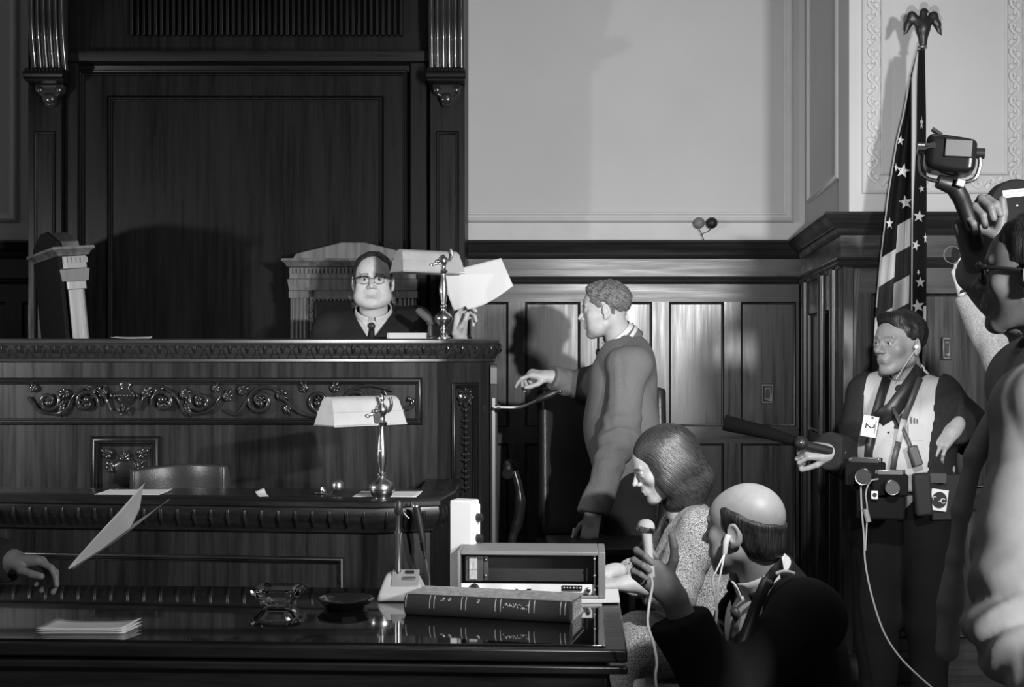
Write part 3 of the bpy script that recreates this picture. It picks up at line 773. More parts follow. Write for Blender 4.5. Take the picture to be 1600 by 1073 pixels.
def unit(cx, f): # f=+1 runs to the right of the urn
    scroll(cx+f*60, 628, 19, math.radians(200 if f > 0 else -20), 1.25, -f, None)
    scroll(cx+f*118, 626, 17, math.radians(150 if f > 0 else 30), 1.3, f, None)
    mb.tube(catmull([q3(cx+f*22, 640, .006), q3(cx+f*32, 618, .01), q3(cx+f*44, 605, .01), q3(cx+f*62, 606, .008), q3(cx+f*80, 620, .01), q3(cx+f*92, 640, .01), q3(cx+f*112, 646, .008), q3(cx+f*134, 640, .01), q3(cx+f*150, 620, .01)], 6), [.005+.004*math.sin(i*.35)**2 for i in range(49)], 8)
    leaf(cx+f*30, 620, 90-f*30, 24); leaf(cx+f*44, 612, 90-f*70, 20); leaf(cx+f*86, 612, 90-f*110, 24, 6); leaf(cx+f*92, 636, -90+f*40, 20); leaf(cx+f*104, 640, 90+f*30, 20); leaf(cx+f*140, 612, 90-f*20, 18)
unit(196, 1); unit(196, -1); unit(196-420, 1)
# long run to the right end of the frieze
scroll(408, 626, 19, math.radians(170), 1.3, 1); scroll(500, 626, 20, math.radians(10), 1.35, -1); scroll(558, 628, 19, math.radians(180), 1.2, -1)
mb.tube(catmull([q3(350, 640, .006), q3(372, 646, .01), q3(398, 610, .01), q3(425, 606, .01), q3(446, 625, .01), q3(470, 645, .01), q3(500, 650, .008), q3(528, 640, .01), q3(545, 612, .01), q3(575, 602, .012), q3(600, 606, .012), q3(614, 610, .012)], 6), [.007]*67, 8)
mb.tube(catmull([q3(600, 610, .01), q3(612, 628, .012), q3(626, 638, .012), q3(642, 636, .012), q3(646, 626, .012), q3(638, 622, .012)], 6), [.010, .010]+[.009]*27+[.012, .012], 8)
for x_, y_, a_, l_ in ((352, 626, 60, 24), (372, 612, 20, 22), (432, 612, -30, 26), (446, 632, -60, 20), (480, 612, 120, 22), (520, 612, 60, 22), (540, 640, 30, 18), (586, 640, 60, 16)): leaf(x_, y_, a_, l_)
# the urn
mb.lathe([(.002, 0), (.03, .002), (.022, .02), (.012, .035), (.03, .05), (.05, .075), (.055, .09), (.03, .105), (.018, .118), (.03, .13), (.008, .15)], q3(196, 648, 0), 20, None, 0, 1, .35)
for i in range(9): mb.ell(q3(176+i*5, 618, .014), (.006, .008, .014), None, 8)
for i in (-1, 0, 1): mb.ell(q3(194+i*7, 640, .01), (.008, .01, .018), rot('Y', i*22), 8)
mb.build('frieze_carving', CARVE, bench, smooth=60)
# small square panel
mb = MB(); mb.frame((PX(143, B0), B0, PZ(792, B0)), (1, 0, 0), (0, 0, 1), (0, -1, 0), PX(251, B0)-PX(143, B0), PZ(681, B0)-PZ(792, B0), .045, .022); mb.build('panel_moulding', WOOD, bench)
mb = MB(); mb.lathe([(.02, 0), (.06, .02), (.045, .06), (.07, .09), (.03, .12)], q3(197, 760, 0), 14, None, 0, 1, .3)
for x_, y_, a_ in ((180, 735, 130), (212, 735, 50), (196, 722, 90), (176, 712, 150), (216, 712, 30)): leaf(x_, y_, a_, 22, 7)
mb.build('panel_carving', CARVE, bench, smooth=60)
# angled corner face
A3 = Vector((bp[1][0], bp[1][1], 0)); D3 = (Vector((bp[2][0], bp[2][1], 0))-A3); LA = D3.length; D3.normalize(); O3 = Vector((D3.y, -D3.x, 0))
mb = MB(); u0, u1 = .068, .212; zt, zbm = PZ(598, B0), PZ(800, B0)
mb.frame(A3+D3*u0+Vector((0, 0, zbm)), D3, (0, 0, 1), O3, u1-u0, zt-zbm, .03, .02)
mb.bb(0, 0, 0, 0, 0, 0) if False else None
mb.build('corner_panel_moulding', WOOD, bench)
mb = MB(); uc = (u0+u1)/2; C = A3+D3*uc+O3*.006
mb.lathe([(.034, 0), (.034, .006), (.026, .010), (.02, .006), (.014, .012), (.006, .016), (.001, .017)], C+Vector((0, 0, PZ(622, B0))), 20, basis((0, 0, 1), O3) if False else Matrix((D3, Vector((0, 0, 1)), O3)).transposed())
for i in range(8):
    a = i*math.pi/4; mb.ell(C+Vector((0, 0, PZ(622, B0)))+D3*.036*math.cos(a)+Vector((0, 0, .036*math.sin(a)))+O3*.005, .010, None, 8)
zc_ = PZ(642, B0)
for i in range(15):
    z_ = zc_-i*.0245; s = .015 if i % 3 == 0 else .010
    mb.ell(C+Vector((0, 0, z_))+O3*.008, (s*.7, s*.7, .014), None, 8)
    if i % 3 != 1:
        for k in (-1, 1): mb.ell(C+Vector((0, 0, z_+.004))+D3*k*.013+O3*.006, (.009, .007, .006), None, 8)
mb.build('corner_carving', CARVE, bench, smooth=60)
mb = MB(); ps = Vector((PX(771.5, 5.97), 5.965, 0)); mb.box(ps+Vector((0, .02, .73)), (.034, .05, 1.46)); mb.build('corner_post', wood('post_mahogany', .035, 'z', (.2, .35)), bench, bevel=.004)
MB().box(ps+Vector((0, -.008, .66)), (.013, .008, 1.30)).build('post_channel', STEEL, bench)
MB().box(ps+Vector((0, -.012, 1.41)), (.030, .01, .075)).build('post_plate', mat('pale_wood_edge', .2, .4), bench, bevel=.002)  # paler block at the top of the post
# working top behind the ledge and floor platform
MB().bb(-3.5, -.40, 6.021, 6.20, 1.36, 1.40).build('bench_worktop', WOODH, bench)
DZ = .62
struct(MB().bb(-3.6, -.25, 6.03, BY+.095, 0, DZ).build('floor_dais', mat('dais_carpet', .02, .9)))

# ------------------------------------------------------------------ clerk's desk in front of the bench
dp = [(-2.6, 5.18), (-.50, 4.92), (-.304, 4.985), (-.264, 5.27), (-.264, 5.77)]
ZD = .97
desk = thing('clerks_desk', "clerk's dark wooden desk with a moulded ledge below the judge's bench", 'desk', (-1.3, 5.3, 0))
mb = MB(); ip = [(-.30, 5.77), (-.30, 5.30), (-.36, 5.10), (-.50, 5.02), (-2.6, 5.28)]
mb.prism(dp+ip, (0, 0, 0), (1, 0, 0), (0, 1, 0), (0, 0, ZD-.03)); mb.build('desk_front', WOOD, desk)
mb = MB(); mb.sweep(dp, [(-.1, ZD), (.035, ZD), (.044, ZD-.006), (.044, ZD-.022), (.036, ZD-.028), (.040, ZD-.045), (.034, ZD-.075), (.016, ZD-.105), (.014, ZD-.118), (.004, ZD-.125), (-.03, ZD-.125)])

for a, b in zip(dp[:-1], dp[1:]):
    p, q = Vector(a+(0,)), Vector(b+(0,)); L = (q-p).length; t = (q-p)/L; o = Vector((t.y, -t.x, 0)); n = max(1, int(L/.064))
    for i in range(n):
        c = p+t*(L*(i+.5)/n); mb.tube([c+o*.040+Vector((0, 0, ZD-.040)), c+o*.043+Vector((0, 0, ZD-.065)), c+o*.026+Vector((0, 0, ZD-.098))], [.006, .008, .004], 8)
mb.build('desk_ledge', wood('desk_ledge_mahogany', .008, 'x', (.24, .38), spec=.4, coat=.1), desk, smooth=45)
mb = MB(); mb.frame((-2.5, 5.17, .18), Vector((2.1, -.26, 0)).normalized(), (0, 0, 1), Vector((-.26, -2.1, 0)).normalized(), 1.9, .58, .03, .015); mb.build('desk_panel', WOODH, desk)
MB().prism([(-2.6, 5.28), (-.50, 5.02), (-.36, 5.10), (-.30, 5.30), (-.30, 5.36), (-2.6, 5.45)], (0, 0, ZD-.035), (1, 0, 0), (0, 1, 0), (0, 0, .032)).build('desk_worktop', wood('desk_worktop', .012, 'x', (.15, .25)), desk)

# ------------------------------------------------------------------ foreground table with glass top
TA = math.radians(-3.0); tdx = Vector((math.cos(TA), math.sin(TA), 0)); tdy = Vector((-math.sin(TA), math.cos(TA), 0)); TZ = .76
T0 = Vector((.292, 3.40, 0))   # near right corner
def TP(u, v, z=0): return T0-tdx*u+tdy*v+Vector((0, 0, z))  # u leftwards, v away
RT = Matrix((tdx, tdy, Vector((0, 0, 1)))).transposed()
tb = thing('council_table', 'large dark table with a glass top across the foreground', 'table', tuple(TP(1.3, .42)))
TW, TD = 2.6, .86
MB().box(TP(TW/2, TD/2, TZ-.022), (TW, TD, .034), RT).build('table_top', TABLEW, tb, bevel=.006)
MB().box(TP(TW/2+.005, TD/2+.005, TZ-.0025), (TW-.10, TD-.05, .005), RT).build('glass_top', TABLE, tb, bevel=.001)
MB().box(TP(TW/2, TD/2, TZ-.16), (TW-.10, TD-.08, .24), RT).build('apron', TABLEW, tb, bevel=.004)
mb = MB(); mb.box(TP(TW/2, -.004, TZ-.055), (TW, .02, .02), RT); mb.box(TP(TW/2, .02, TZ-.15), (TW-.06, .03, .012), RT); mb.build('edge_moulding', TABLEW, tb, bevel=.004)
for u, v in ((.09, .09), (TW-.09, .09), (.09, TD-.09), (TW-.09, TD-.09)):
    MB().box(TP(u, v, .24), (.09, .09, .48), RT).build('leg', TABLEW, tb, bevel=.01)
# ------------------------------------------------------------------ chairs
def judge_chair(label):
    o = thing('high_back_chair', label, 'chair', (0, 0, 0), 'tall carved chairs behind the bench')
    W, H, z0 = .62, 1.45, 0   # origin: floor below the backrest; front is -Y
    mb = MB(); mb.bb(-W/2+.06, W/2-.06, -.02, .03, .42, H-.15); mb.build('back_panel', CHAIRW, o)
    MB().bb(-W/2+.105, W/2-.105, -.045, .05, .50, H-.26).build('back_upholstery', LEATHER, o, bevel=.02)
    for s in (-1, 1):
        mb = MB(); cx = s*(W/2-.035); mb.bb(cx-.045, cx+.045, -.03, .04, .42, H-.22)
        for k in range(4): mb.tube([(cx-.03+k*.02, -.032, .45), (cx-.03+k*.02, -.032, H-.25)], .0075, 6)
        mb.bb(cx-.052, cx+.052, -.045, .045, H-.26, H-.22); mb.build('side_post', CHAIRW, o, bevel=.003)
        mb = MB(); 
        for k in range(20): mb.ell((s*(W/2-.095), -.035, .52+k*.032), (.007, .008, .011), None, 6)
        mb.build('bead_trim', CARVE if False else CHAIRW, o, smooth=60)
    mb = MB(); mb.bb(-W/2+.09, W/2-.09, -.038, .03, H-.285, H-.255)
    for k in range(22): mb.ell((-W/2+.1+k*(W-.2)/21, -.04, H-.27), (.007, .008, .008), None, 6)
    mb.build('inner_rail', CHAIRW, o, smooth=60)
    mb = MB(); p = [(-W/2, -.045), (W/2, -.045), (W/2, .05), (-W/2, .05)]
    mb.sweep(p, [(0, H-.06), (.045, H-.06), (.048, H-.072), (.03, H-.085), (.022, H-.10), (.010, H-.105), (.010, H-.16), (.02, H-.165), (.012, H-.22), (0, H-.22)], closed=True)
    mb.bb(-W/2, W/2, -.045, .05, H-.22, H-.06)
    for k in range(30): mb.bb(-W/2+.008+k*.0205, -W/2+.020+k*.0205, -.066, -.045, H-.135, H-.11)
    for s in (-1, 1):
        for k in range(5): mb.bb(s*(W/2+.008)-.008, s*(W/2+.008)+.008, -.04+k*.0195, -.029+k*.0195, H-.135, H-.11)
    mb.build('cornice', CHAIRW, o)
    mb = MB(); mb.prism([(-W/2-.0, 0), (W/2, 0), (W/2-.02, .028), (.06, .085), (-.06, .085), (-W/2+.02, .028)], (0, .045, H-.06), (1, 0, 0), (0, 0, 1), (0, -.08, 0)); mb.build('pediment', CHAIRW, o, bevel=.004)
    MB().prism([(-W/2-.012, .42), (W/2+.012, .42), (W/2+.012, H-.075), (W/2, H-.03), (.07, H+.03), (-.07, H+.03), (-W/2, H-.03), (-W/2-.012, H-.075)], (0, .051, 0), (1, 0, 0), (0, 0, 1), (0, .02, 0)).build('rear_shade_cover', mat('black_rear_shade', .006, .8, spec=.15), o, bevel=.004)  # black sheet added over the back to darken its unlit rear side
    MB().bb(-.29, .29, -.56, .02, .40, .50).build('seat', LEATHER, o, bevel=.03)
    for s in (-1, 1):
        mb = MB(); mb.tube([(s*.29, -.03, .70), (s*.30, -.3, .71), (s*.30, -.5, .69)], [.025, .028, .032], 10); mb.tube([(s*.30, -.44, .69), (s*.29, -.42, .5), (s*.28, -.46, .42)], .022, 8); mb.build('armrest', CHAIRW, o)
    mb = MB(); mb.cyl((0, -.27, .07), (0, -.27, .40), .035)
    for a in range(4): mb.tube([(0, -.27, .1), (.28*math.cos(a*1.5708+.78), -.27+.28*math.sin(a*1.5708+.78), .04)], [.035, .02], 8)
    mb.build('swivel_base', CHAIRW, o); return o
jc = judge_chair('tall carved wooden chair with pediment top behind the seated judge'); jc.location = (PX(553, 6.87), 6.87, DZ-.02)
jc['group'] = 'tall carved chairs behind the bench'
ec = copytree(jc); ec.location = (PX(137, 6.60), 6.60, DZ+.003); ec.rotation_euler = (math.radians(0), math.radians(0), math.radians(-62)); ec['label'] = 'empty tall carved chair turned sideways at the left end of the bench'
ec.rotation_euler = (math.radians(-5.5), 0, math.radians(119))
del jc['group']; del ec['group']; jc['group'] = ec['group'] = 'tall carved chairs behind the bench'
# clerk's leather chair between desk and bench
cc = thing('clerk_chair', "low dark leather chair pushed in behind the clerk's desk", 'chair', (PX(278, 5.55), 5.52, 0))
def cb(u, v):
    x = PX(203, 5.5)+(PX(353, 5.5)-PX(203, 5.5))*u; z = .58+v*(PZ(727, 5.5)-.58); return (x, 5.62-.10*(2*u-1)**2+(-.02 if v < .1 else 0), z-.02*(1-u)**3)
MB().grid(cb, 16, 8).build('backrest', mat('clerk_leather', .03, .38, bump=.2, bscale=(120, 120, 120)), cc, solid=.045, bevel=.01)
cx = cc.location.x
MB().bb(cx-.24, cx+.20, 5.39, 5.70, .42, .50).build('seat', LEATHER, cc, bevel=.02)
mb = MB(); mb.cyl((cx, 5.55, .08), (cx, 5.55, .42), .03)
for a in range(4): mb.tube([(cx, 5.55, .1), (cx+.2*math.cos(a*1.57+.78), 5.55+.2*math.sin(a*1.57+.78), .03)], [.03, .02], 8)
mb.build('pedestal', CHAIRW, cc)
for q_ in (-.19, .16): MB().tube([(cx+q_, 5.57, .42), (cx+q_, 5.6, .72)], .014, 8).build('back_support', STEEL, cc)

# witness armchair right of the bench
wc = thing('witness_armchair', 'dark leather armchair with carved arm and nailhead seat right of the bench', 'chair', (PX(870, 6.35), 6.4, 0))
d0 = 6.35
L2 = mat('witness_leather', .028, .35, bump=.25, bscale=(50, 50, 50))
def wb(u, v):
    a = (u-.5); x = PX(843, 6.5)+(.62)*u; z = .62+v*.72; return (x, 6.62-.35*a*a+.10*v, z)
MB().grid(wb, 16, 10).build('backrest', L2, wc, solid=.07, bevel=.02, smooth=60)
mb = MB(); mb.box((PX(843, 6.5)+.30, 6.32, .55), (.64, .56, .13)); mb.build('seat', L2, wc, bevel=.03)
for k in range(16): MB().ell((PX(788, 6.03)+k*.036, 6.032, .545), (.007, .006, .007), None, 8).build('nailhead', BRASS, wc, smooth=60)
for s in (0, 1):
    x_ = PX(800, 6.2)+s*.66; mb = MB()
    mb.tube(catmull([(x_+.02, 6.62, .96), (x_-.01, 6.45, .985), (x_-.02, 6.25, .99), (x_-.02, 6.12, .985), (x_-.02, 6.06, .965)], 5), [.018]*12+[.022]*5+[.026]*4, 10)
    mb.tube(catmull([(x_+.01, 6.14, .97), (x_+.035, 6.13, .87), (x_+.03, 6.13, .76), (x_-.0, 6.12, .66), (x_, 6.12, .6)], 5), [.02]*6+[.026]*7+[.02]*8, 10)
    mb.build('armrest', CARVE, wc, smooth=60)
for x_, y_ in ((PX(800, 6.2)+.02, 6.1), (PX(800, 6.2)+.62, 6.1), (PX(800, 6.2)+.04, 6.6), (PX(800, 6.2)+.62, 6.6)): MB().cyl((x_, y_, 0), (x_, y_, .5), .02, .03).build('leg', CHAIRW, wc)

# ------------------------------------------------------------------ banker's lamps
def desk_lamp(label, x, y, z, scale=1.0, tall=True, yaw=12, hook=True):
    o = thing('desk_lamp', label, 'lamp', (x, y, z), "banker's lamps"); B = Vector((x, y, z)); s = scale
    def L(px_, py_, pz_): return B+rot('Z', yaw) @ Vector((px_*s, py_*s, pz_*s))
    if tall: prof = [(.034, 0), (.034, .006), (.022, .012), (.013, .026), (.012, .034), (.017, .040), (.017, .046), (.012, .05), (.022, .060), (.036, .078), (.040, .092), (.034, .106), (.018, .116), (.012, .122), (.011, .134), (.016, .140), (.016, .146), (.011, .152)]
    else: prof = [(.030, 0), (.030, .004), (.040, .014), (.046, .030), (.045, .045), (.034, .058), (.016, .066), (.013, .076), (.018, .081), (.018, .086), (.013, .090)]
    zb_ = prof[-1][1]; q = 0 if tall else .0
    MB().lathe([(r*s, zz_*s) for r, zz_ in prof], B, 32).build('base', BRASS, o, smooth=50)
    top = .335 if tall else .30
    st = [(.010, zb_), (.011, zb_+.01), (.018, zb_+.045), (.0195, zb_+.065), (.014, zb_+.11), (.010, top-.055), (.010, top-.05), (.017, top-.045), (.020, top-.036), (.011, top-.028), (.011, top-.012), (.016, top-.006), (.022, top+.008), (.018, top+.020), (.008, top+.030)]
    if not hook: st += [(.006, top+.038), (.010, top+.045), (.008, top+.056), (.001, top+.066)]
    else: st += [(.004, top+.036)]
    MB().lathe([(r*s, zz_*s) for r, zz_ in st], B, 28).build('stem', BRASS, o, smooth=50)
    mb = MB(); mb.tube([L(0, 0, top), L(-.03, .01, top-.004), L(-.052, .02, top-.012)], [.008*s, .007*s, .010*s], 8)
    mb.ell(L(-.058, .012, top-.012), (.014*s, .009*s, .008*s)); mb.ell(L(-.03, -.004, top+.004), .010*s)
    if hook: mb.tube(catmull([L(.01, 0, top+.012), L(.03, 0, top+.012), L(.042, 0, top+.03), L(.042, 0, top+.052), L(.034, 0, top+.064)], 5), [.006*s]*15+[.005*s]*6, 8)
    else: mb.tube(catmull([L(.01, 0, top+.008), L(.032, .005, top+.004), L(.055, .02, top+.022), L(.058, .03, top+.05)], 5), [.008*s]*16, 8)
    mb.build('bracket', BRASS, o, smooth=50)
    # shade : long trough, half round above and flared below, closed ends, open underneath
    hw = .148; cx = -.045; cy = .062
    sec = []
    for i in range(9): a = math.radians(0+i*180/8); sec.append((-.037*math.cos(a), top+.028+.028*math.sin(a)))
    sec = [(-.062, top-.045), (-.061, top-.038), (-.047, top+.006)]+sec+[(.047, top+.006), (.061, top-.038), (.062, top-.045)]
    mb = MB(); n = len(sec); vs = []
    for e in (-1, 1):
        for yy, zz_ in sec: vs.append(L(cx+e*hw*(1.05-.10*((zz_-(top-.045))/.1)), cy+yy, zz_))
    fs = [(i, i+1, n+i+1, n+i) for i in range(n-1)]+[tuple(range(n)), tuple(range(2*n-1, n-1, -1))]
    mb.add(vs, fs); mb.build('lamp_shade', SHADE, o, solid=.0022, smooth=50)
    mb = MB()
    for ky in (-.049, .049): mb.tube([L(cx-hw*1.03, cy+ky, top+.004), L(cx+hw*1.03, cy+ky, top+.004)], .0016*s, 6)
    for ky in (-.0625, .0625): mb.tube([L(cx-hw*1.05, cy+ky, top-.044), L(cx+hw*1.05, cy+ky, top-.044)], .0022*s, 6)
    mb.build('shade_rim', SHADE, o)
    mb = MB(); mb.cyl(L(cx-.10, cy, top+.0), L(cx+.10, cy, top+.0), .012*s); mb.build('bulb', mat('frosted_glass_bulb', .7, .3), o)
    if not hook: mb = MB(); mb.box(L(-.018, .0, top-.02), (.022*s, .02*s, .034*s)); mb.tube([L(-.016, -.008, top-.035), L(-.016, -.010, top-.13)], .0012, 5); mb.ell(L(-.016, -.010, top-.135), (.0035, .0035, .006)); mb.build('pull_chain', BRASS, o)
    return o
desk_lamp("brass banker's lamp with grey metal shade on the judge's bench ledge", PX(693, 5.91), 5.91, ZB, 1.0, True, 33)
desk_lamp("brass banker's lamp with round ball base on the clerk's desk", PX(596, 4.985), 5.0, ZD, 1.06, False, 42, hook=False)

# ------------------------------------------------------------------ paper and books on bench and desk
def sheet(name, label, cat, pts, z, th=.003, mt=PAPER, group=None, thick=None):
    mb = MB(); mb.prism([(p[0], p[1]) for p in pts], (0, 0, z), (1, 0, 0), (0, 1, 0), (0, 0, th)); o = mb.build(name, mt); tag(o, label, cat, group); return o
bb_ = thing('closed_book', "pale closed book lying on the bench ledge in front of the judge", 'book', (PX(637, 5.93), 5.93, ZB))
xl, xr = PX(607, 5.9), PX(667, 5.9)
MB().bb(xl, xr, 5.86, 6.01, ZB+.001, ZB+.004).bb(xl, xr, 5.86, 6.01, ZB+.022, ZB+.026).bb(xl-.002, xl+.002, 5.86, 6.01, ZB+.001, ZB+.026).build('cover', mat('book_cover_pale', .5, .6), bb_)
MB().bb(xl+.003, xr-.002, 5.862, 6.005, ZB+.004, ZB+.022).build('pages', PAPERG, bb_)
def curled(name, label, c, w_, d_, z, lift, yaw=0, mt=PAPER, cat='paper', lf=0):
    R = rot('Z', yaw); mb = MB()
    mb.grid(lambda u, v: tuple(Vector((c[0], c[1], z+.0015+lift*(v**3)*(.4+.6*u)+lf*(1-u)**3)) + R @ Vector(((u-.5)*w_, (v-.5)*d_, 0))), 12, 8)
    o = mb.build(name, mt, solid=.001); return tag(o, label, cat)
curled('loose_papers', 'loose white papers at the left on the bench ledge', (PX(203, 5.92), 5.95), .16, .10, ZB, .012, 4, lf=.006)
curled('desk_papers', "white papers spread on the clerk's desk before the leather chair", (PX(216, 5.25), 5.19), .25, .17, ZD, .006, -3)
curled('note_sheet', "small white note near the middle of the clerk's desk", (PX(410, 5.1), 5.09), .035, .10, ZD, .022, 20)
curled('writing_pad', "white writing pad beneath the banker's lamp on the clerk's desk", (PX(606, 5.1), 5.12), .24, .19, ZD, .004, -4)
# gooseneck microphones
def goose(name, label, pts, r, head, headr, mt=CHROME, base=None, root=None, elong=1):
    o = thing(name, label, 'microphone', tuple(root or pts[0])); 
    MB().tube(catmull(pts, 8), r, 8).build('gooseneck', mt, o)
    a, b = Vector(head[0]), Vector(head[1]); MB().tube([a, a.lerp(b, .2), a.lerp(b, .8), b], [headr*.6, headr, headr, headr*.5], 14).build('microphone_head', BLACK if elong else STEEL, o, smooth=60)
    if base: MB().lathe(base, pts[0], 20).build('base', BLACK, o)
    return o
m1 = goose('gooseneck_microphone', "ball headed gooseneck microphone standing on the clerk's desk", [(PX(500, 5.15), 5.17, ZD), (PX(503, 5.15), 5.17, ZD+.02), P(512, 775, 5.15), P(522, 767, 5.13)], .006, (P(522, 767, 5.13), P(529, 758, 5.12)), .012, CHROME, [(.028, 0), (.028, .006), (.01, .012)])
MB().ell(P(528, 759, 5.12), (.0235, .0235, .026)).build('grille', STEEL, m1, smooth=60)
m2 = goose('side_microphone', "chrome gooseneck microphone sticking out from the right end of the bench", [P(771, 637, 5.93), P(785, 637, 5.93), P(805, 637, 5.93), P(822, 633, 5.93), P(840, 625, 5.93)], .008, (P(837, 626, 5.93), P(872, 611, 5.93)), .017)
MB().ell(P(875, 611, 5.93), .009).build('tip', CHROME, m2); MB().cyl(P(776, 637, 5.93), P(782, 637, 5.93), .016).build('socket', CHROME, m2)
m3 = thing('bench_microphone', "dark microphone leaning beside the lamp on the judge's bench", 'microphone', tuple(P(672, 530, 5.93)))
MB().lathe([(.03, 0), (.03, .008), (.012, .014), (.010, .06), (.016, .065), (.012, .085)], (PX(672, 5.95), 5.95, ZB), 18).build('stand', DGREY, m3)
MB().tube([P(676, 506, 5.95), P(668, 497, 5.95), P(655, 486, 5.95), P(651, 483, 5.95)], [.010, .018, .017, .010], 14).build('microphone_head', mat('mic_grille_dark', .10, .4, bump=.6, bscale=(400, 400, 400)), m3)

# ------------------------------------------------------------------ wall fittings
bells = thing('wall_bell_pair', 'two small dark round fittings with wires on the white wall moulding', 'wall fitting', (PX(1102, 7.55), 7.55, PZ(352, 7.55)))
for x_, nm in ((1092, MGREY), (1112, BLACK)):
    c = P(x_, 348.5, 7.562); MB().lathe([(.030, 0), (.032, .008), (.030, .022), (.018, .034), (.006, .038), (.001, .039)], c, 22, Matrix((Vector((1, 0, 0)), Vector((0, 0, 1)), Vector((0, -1, 0)))).transposed()).build('round_sounder', nm, bells, smooth=60)
mb = MB(); mb.tube(catmull([P(1092, 357, 7.56), P(1096, 364, 7.555), P(1098, 370, 7.56), P(1101, 377, 7.555)], 5), .0022, 5); mb.tube(catmull([P(1112, 357, 7.56), P(1106, 362, 7.555), P(1100, 364, 7.55), P(1096, 368, 7.555)], 5), .0022, 5); mb.build('wire', DGREY, bells)
def plate(name, label, cx, cy, dep, W, H, inset):
    o = thing(name, label, 'wall plate', tuple(P(cx, cy+H/2, dep)))
    c = P(cx, cy, dep); w_, h_ = W*dep/F, H*dep/F
    MB().box(c, (w_, .012, h_)).build('plate', mat('tarnished_brass', .12, .35, metal=.8), o, bevel=.003)
    mb = MB(); mb.frame((c.x-w_*.36, c.y-.006, c.z-h_*.38), (1, 0, 0), (0, 0, 1), (0, -1, 0), w_*.72, h_*.76, .008, .006); mb.build('plate_rim', mat('tarnished_brass', 0), o)
    MB().box(c+Vector((0, -.008, 0)), (w_*inset, .01, h_*.42)).build('switch', BLACK, o, bevel=.002); return o
plate('outlet_plate', 'brass outlet plate on the back wall panelling', 1199, 615, WBY-.044, 19, 31, .32)
plate('switch_plate', 'brass switch plate on the bay panelling right of the flag', 1479, 544, BAYY-.048, 13, 36, .35)

# ------------------------------------------------------------------ flag
fx_, fd = PX(1441, 5.86), 5.86
fg = thing('draped_flag', 'stars and stripes flag draped on a pole topped by an eagle', 'flag', (fx_, fd, 0))
MB().cyl((fx_, fd, .02), (fx_, fd, PZ(76, fd)), .0135, .0125).build('pole', mat('pole_dark_wood', .02, .35), fg)
MB().lathe([(.16, 0), (.16, .02), (.12, .04), (.04, .06), (.03, .12), (.016, .14)], (fx_, fd, 0), 28).build('stand', BRASS, fg)
MB().lathe([(.014, 0), (.022, .006), (.022, .014), (.014, .02)], (fx_, fd, PZ(78, fd)), 18).build('ferrule', BRASS, fg)
e = G(cap((0, 0, .015), (0, 0, .085), .016, .026)); e.u(cap((0, 0, .08), (.0, -.004, .14), .026, .014), .02); e.u(el((.004, -.002, .152), (.016, .013, .013)), .01); e.u(cap((.014, -.002, .155), (.028, -.002, .146), .006, .002), .004)
for s in (-1, 1):
    e.u(cap((s*.02, 0, .105), (s*.045, .004, .135), .018, .016), .012); e.u(cap((s*.045, .004, .135), (s*.062, .004, .10), .016, .013), .012); e.u(cap((s*.062, .004, .10), (s*.078, .004, .055), .012, .003), .01); e.u(cap((s*.052, .004, .105), (s*.066, .004, .065), .010, .004), .01)
    e.sub(el((s*.030, 0, .155), .0095), .004)
sc_ = 1.05
sdfobj('eagle_finial', lambda Q: e((Q-np.array([fx_+.003, fd, PZ(75, fd)]))/sc_)*sc_, (fx_-.1, fd-.05, PZ(75, fd)-.02), (fx_+.1, fd+.05, PZ(75, fd)+.2), .0025, mat('dark_bronze', .015, .4), fg)
ys = [78, 120, 180, 220, 300, 400, 500, 600, 700]; lx = [1433, 1422, 1411, 1401, 1388, 1376, 1367, 1362, 1362]; mx = [1435, 1432, 1432, 1432, 1428, 1427, 1425, 1424, 1424]; rx = [1444, 1446, 1447, 1447, 1448, 1448, 1447, 1445, 1445]
def it_(y, a): return float(np.interp(y, ys, a))
def flagpt(u, y, side):
    if side == 0: # left drape
        x = it_(y, lx)+(it_(y, mx)-it_(y, lx))*u; fold = .028*math.sin(u*9.2+y*.002)*min(1, (y-70)/150)+.05*u
    else:
        x = it_(y, mx)-1+(it_(y, rx)-it_(y, mx)+1)*u; fold = -.028*math.cos(u*3.14)*min(1, (y-70)/100)-.0
    return P(x, y, fd-.045+fold-.02)
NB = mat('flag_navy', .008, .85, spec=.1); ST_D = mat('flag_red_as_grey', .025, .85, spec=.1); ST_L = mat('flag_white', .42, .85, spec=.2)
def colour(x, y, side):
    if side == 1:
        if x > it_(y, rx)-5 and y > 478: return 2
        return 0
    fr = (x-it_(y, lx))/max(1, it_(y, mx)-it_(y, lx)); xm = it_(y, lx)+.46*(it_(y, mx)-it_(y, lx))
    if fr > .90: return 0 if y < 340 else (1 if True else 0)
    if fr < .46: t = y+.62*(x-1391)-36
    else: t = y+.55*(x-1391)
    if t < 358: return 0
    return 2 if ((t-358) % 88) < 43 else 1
mb = MB()
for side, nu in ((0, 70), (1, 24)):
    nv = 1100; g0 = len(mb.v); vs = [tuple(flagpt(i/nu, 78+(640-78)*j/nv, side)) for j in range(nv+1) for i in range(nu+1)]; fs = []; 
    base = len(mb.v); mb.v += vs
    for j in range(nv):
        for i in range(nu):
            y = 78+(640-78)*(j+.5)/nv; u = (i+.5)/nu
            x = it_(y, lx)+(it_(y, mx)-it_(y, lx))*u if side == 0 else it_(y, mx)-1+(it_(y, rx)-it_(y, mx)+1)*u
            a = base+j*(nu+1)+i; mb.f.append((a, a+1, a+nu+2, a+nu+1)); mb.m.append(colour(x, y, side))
cloth = mb.build('flag_cloth', [NB, ST_D, ST_L], fg, smooth=180)
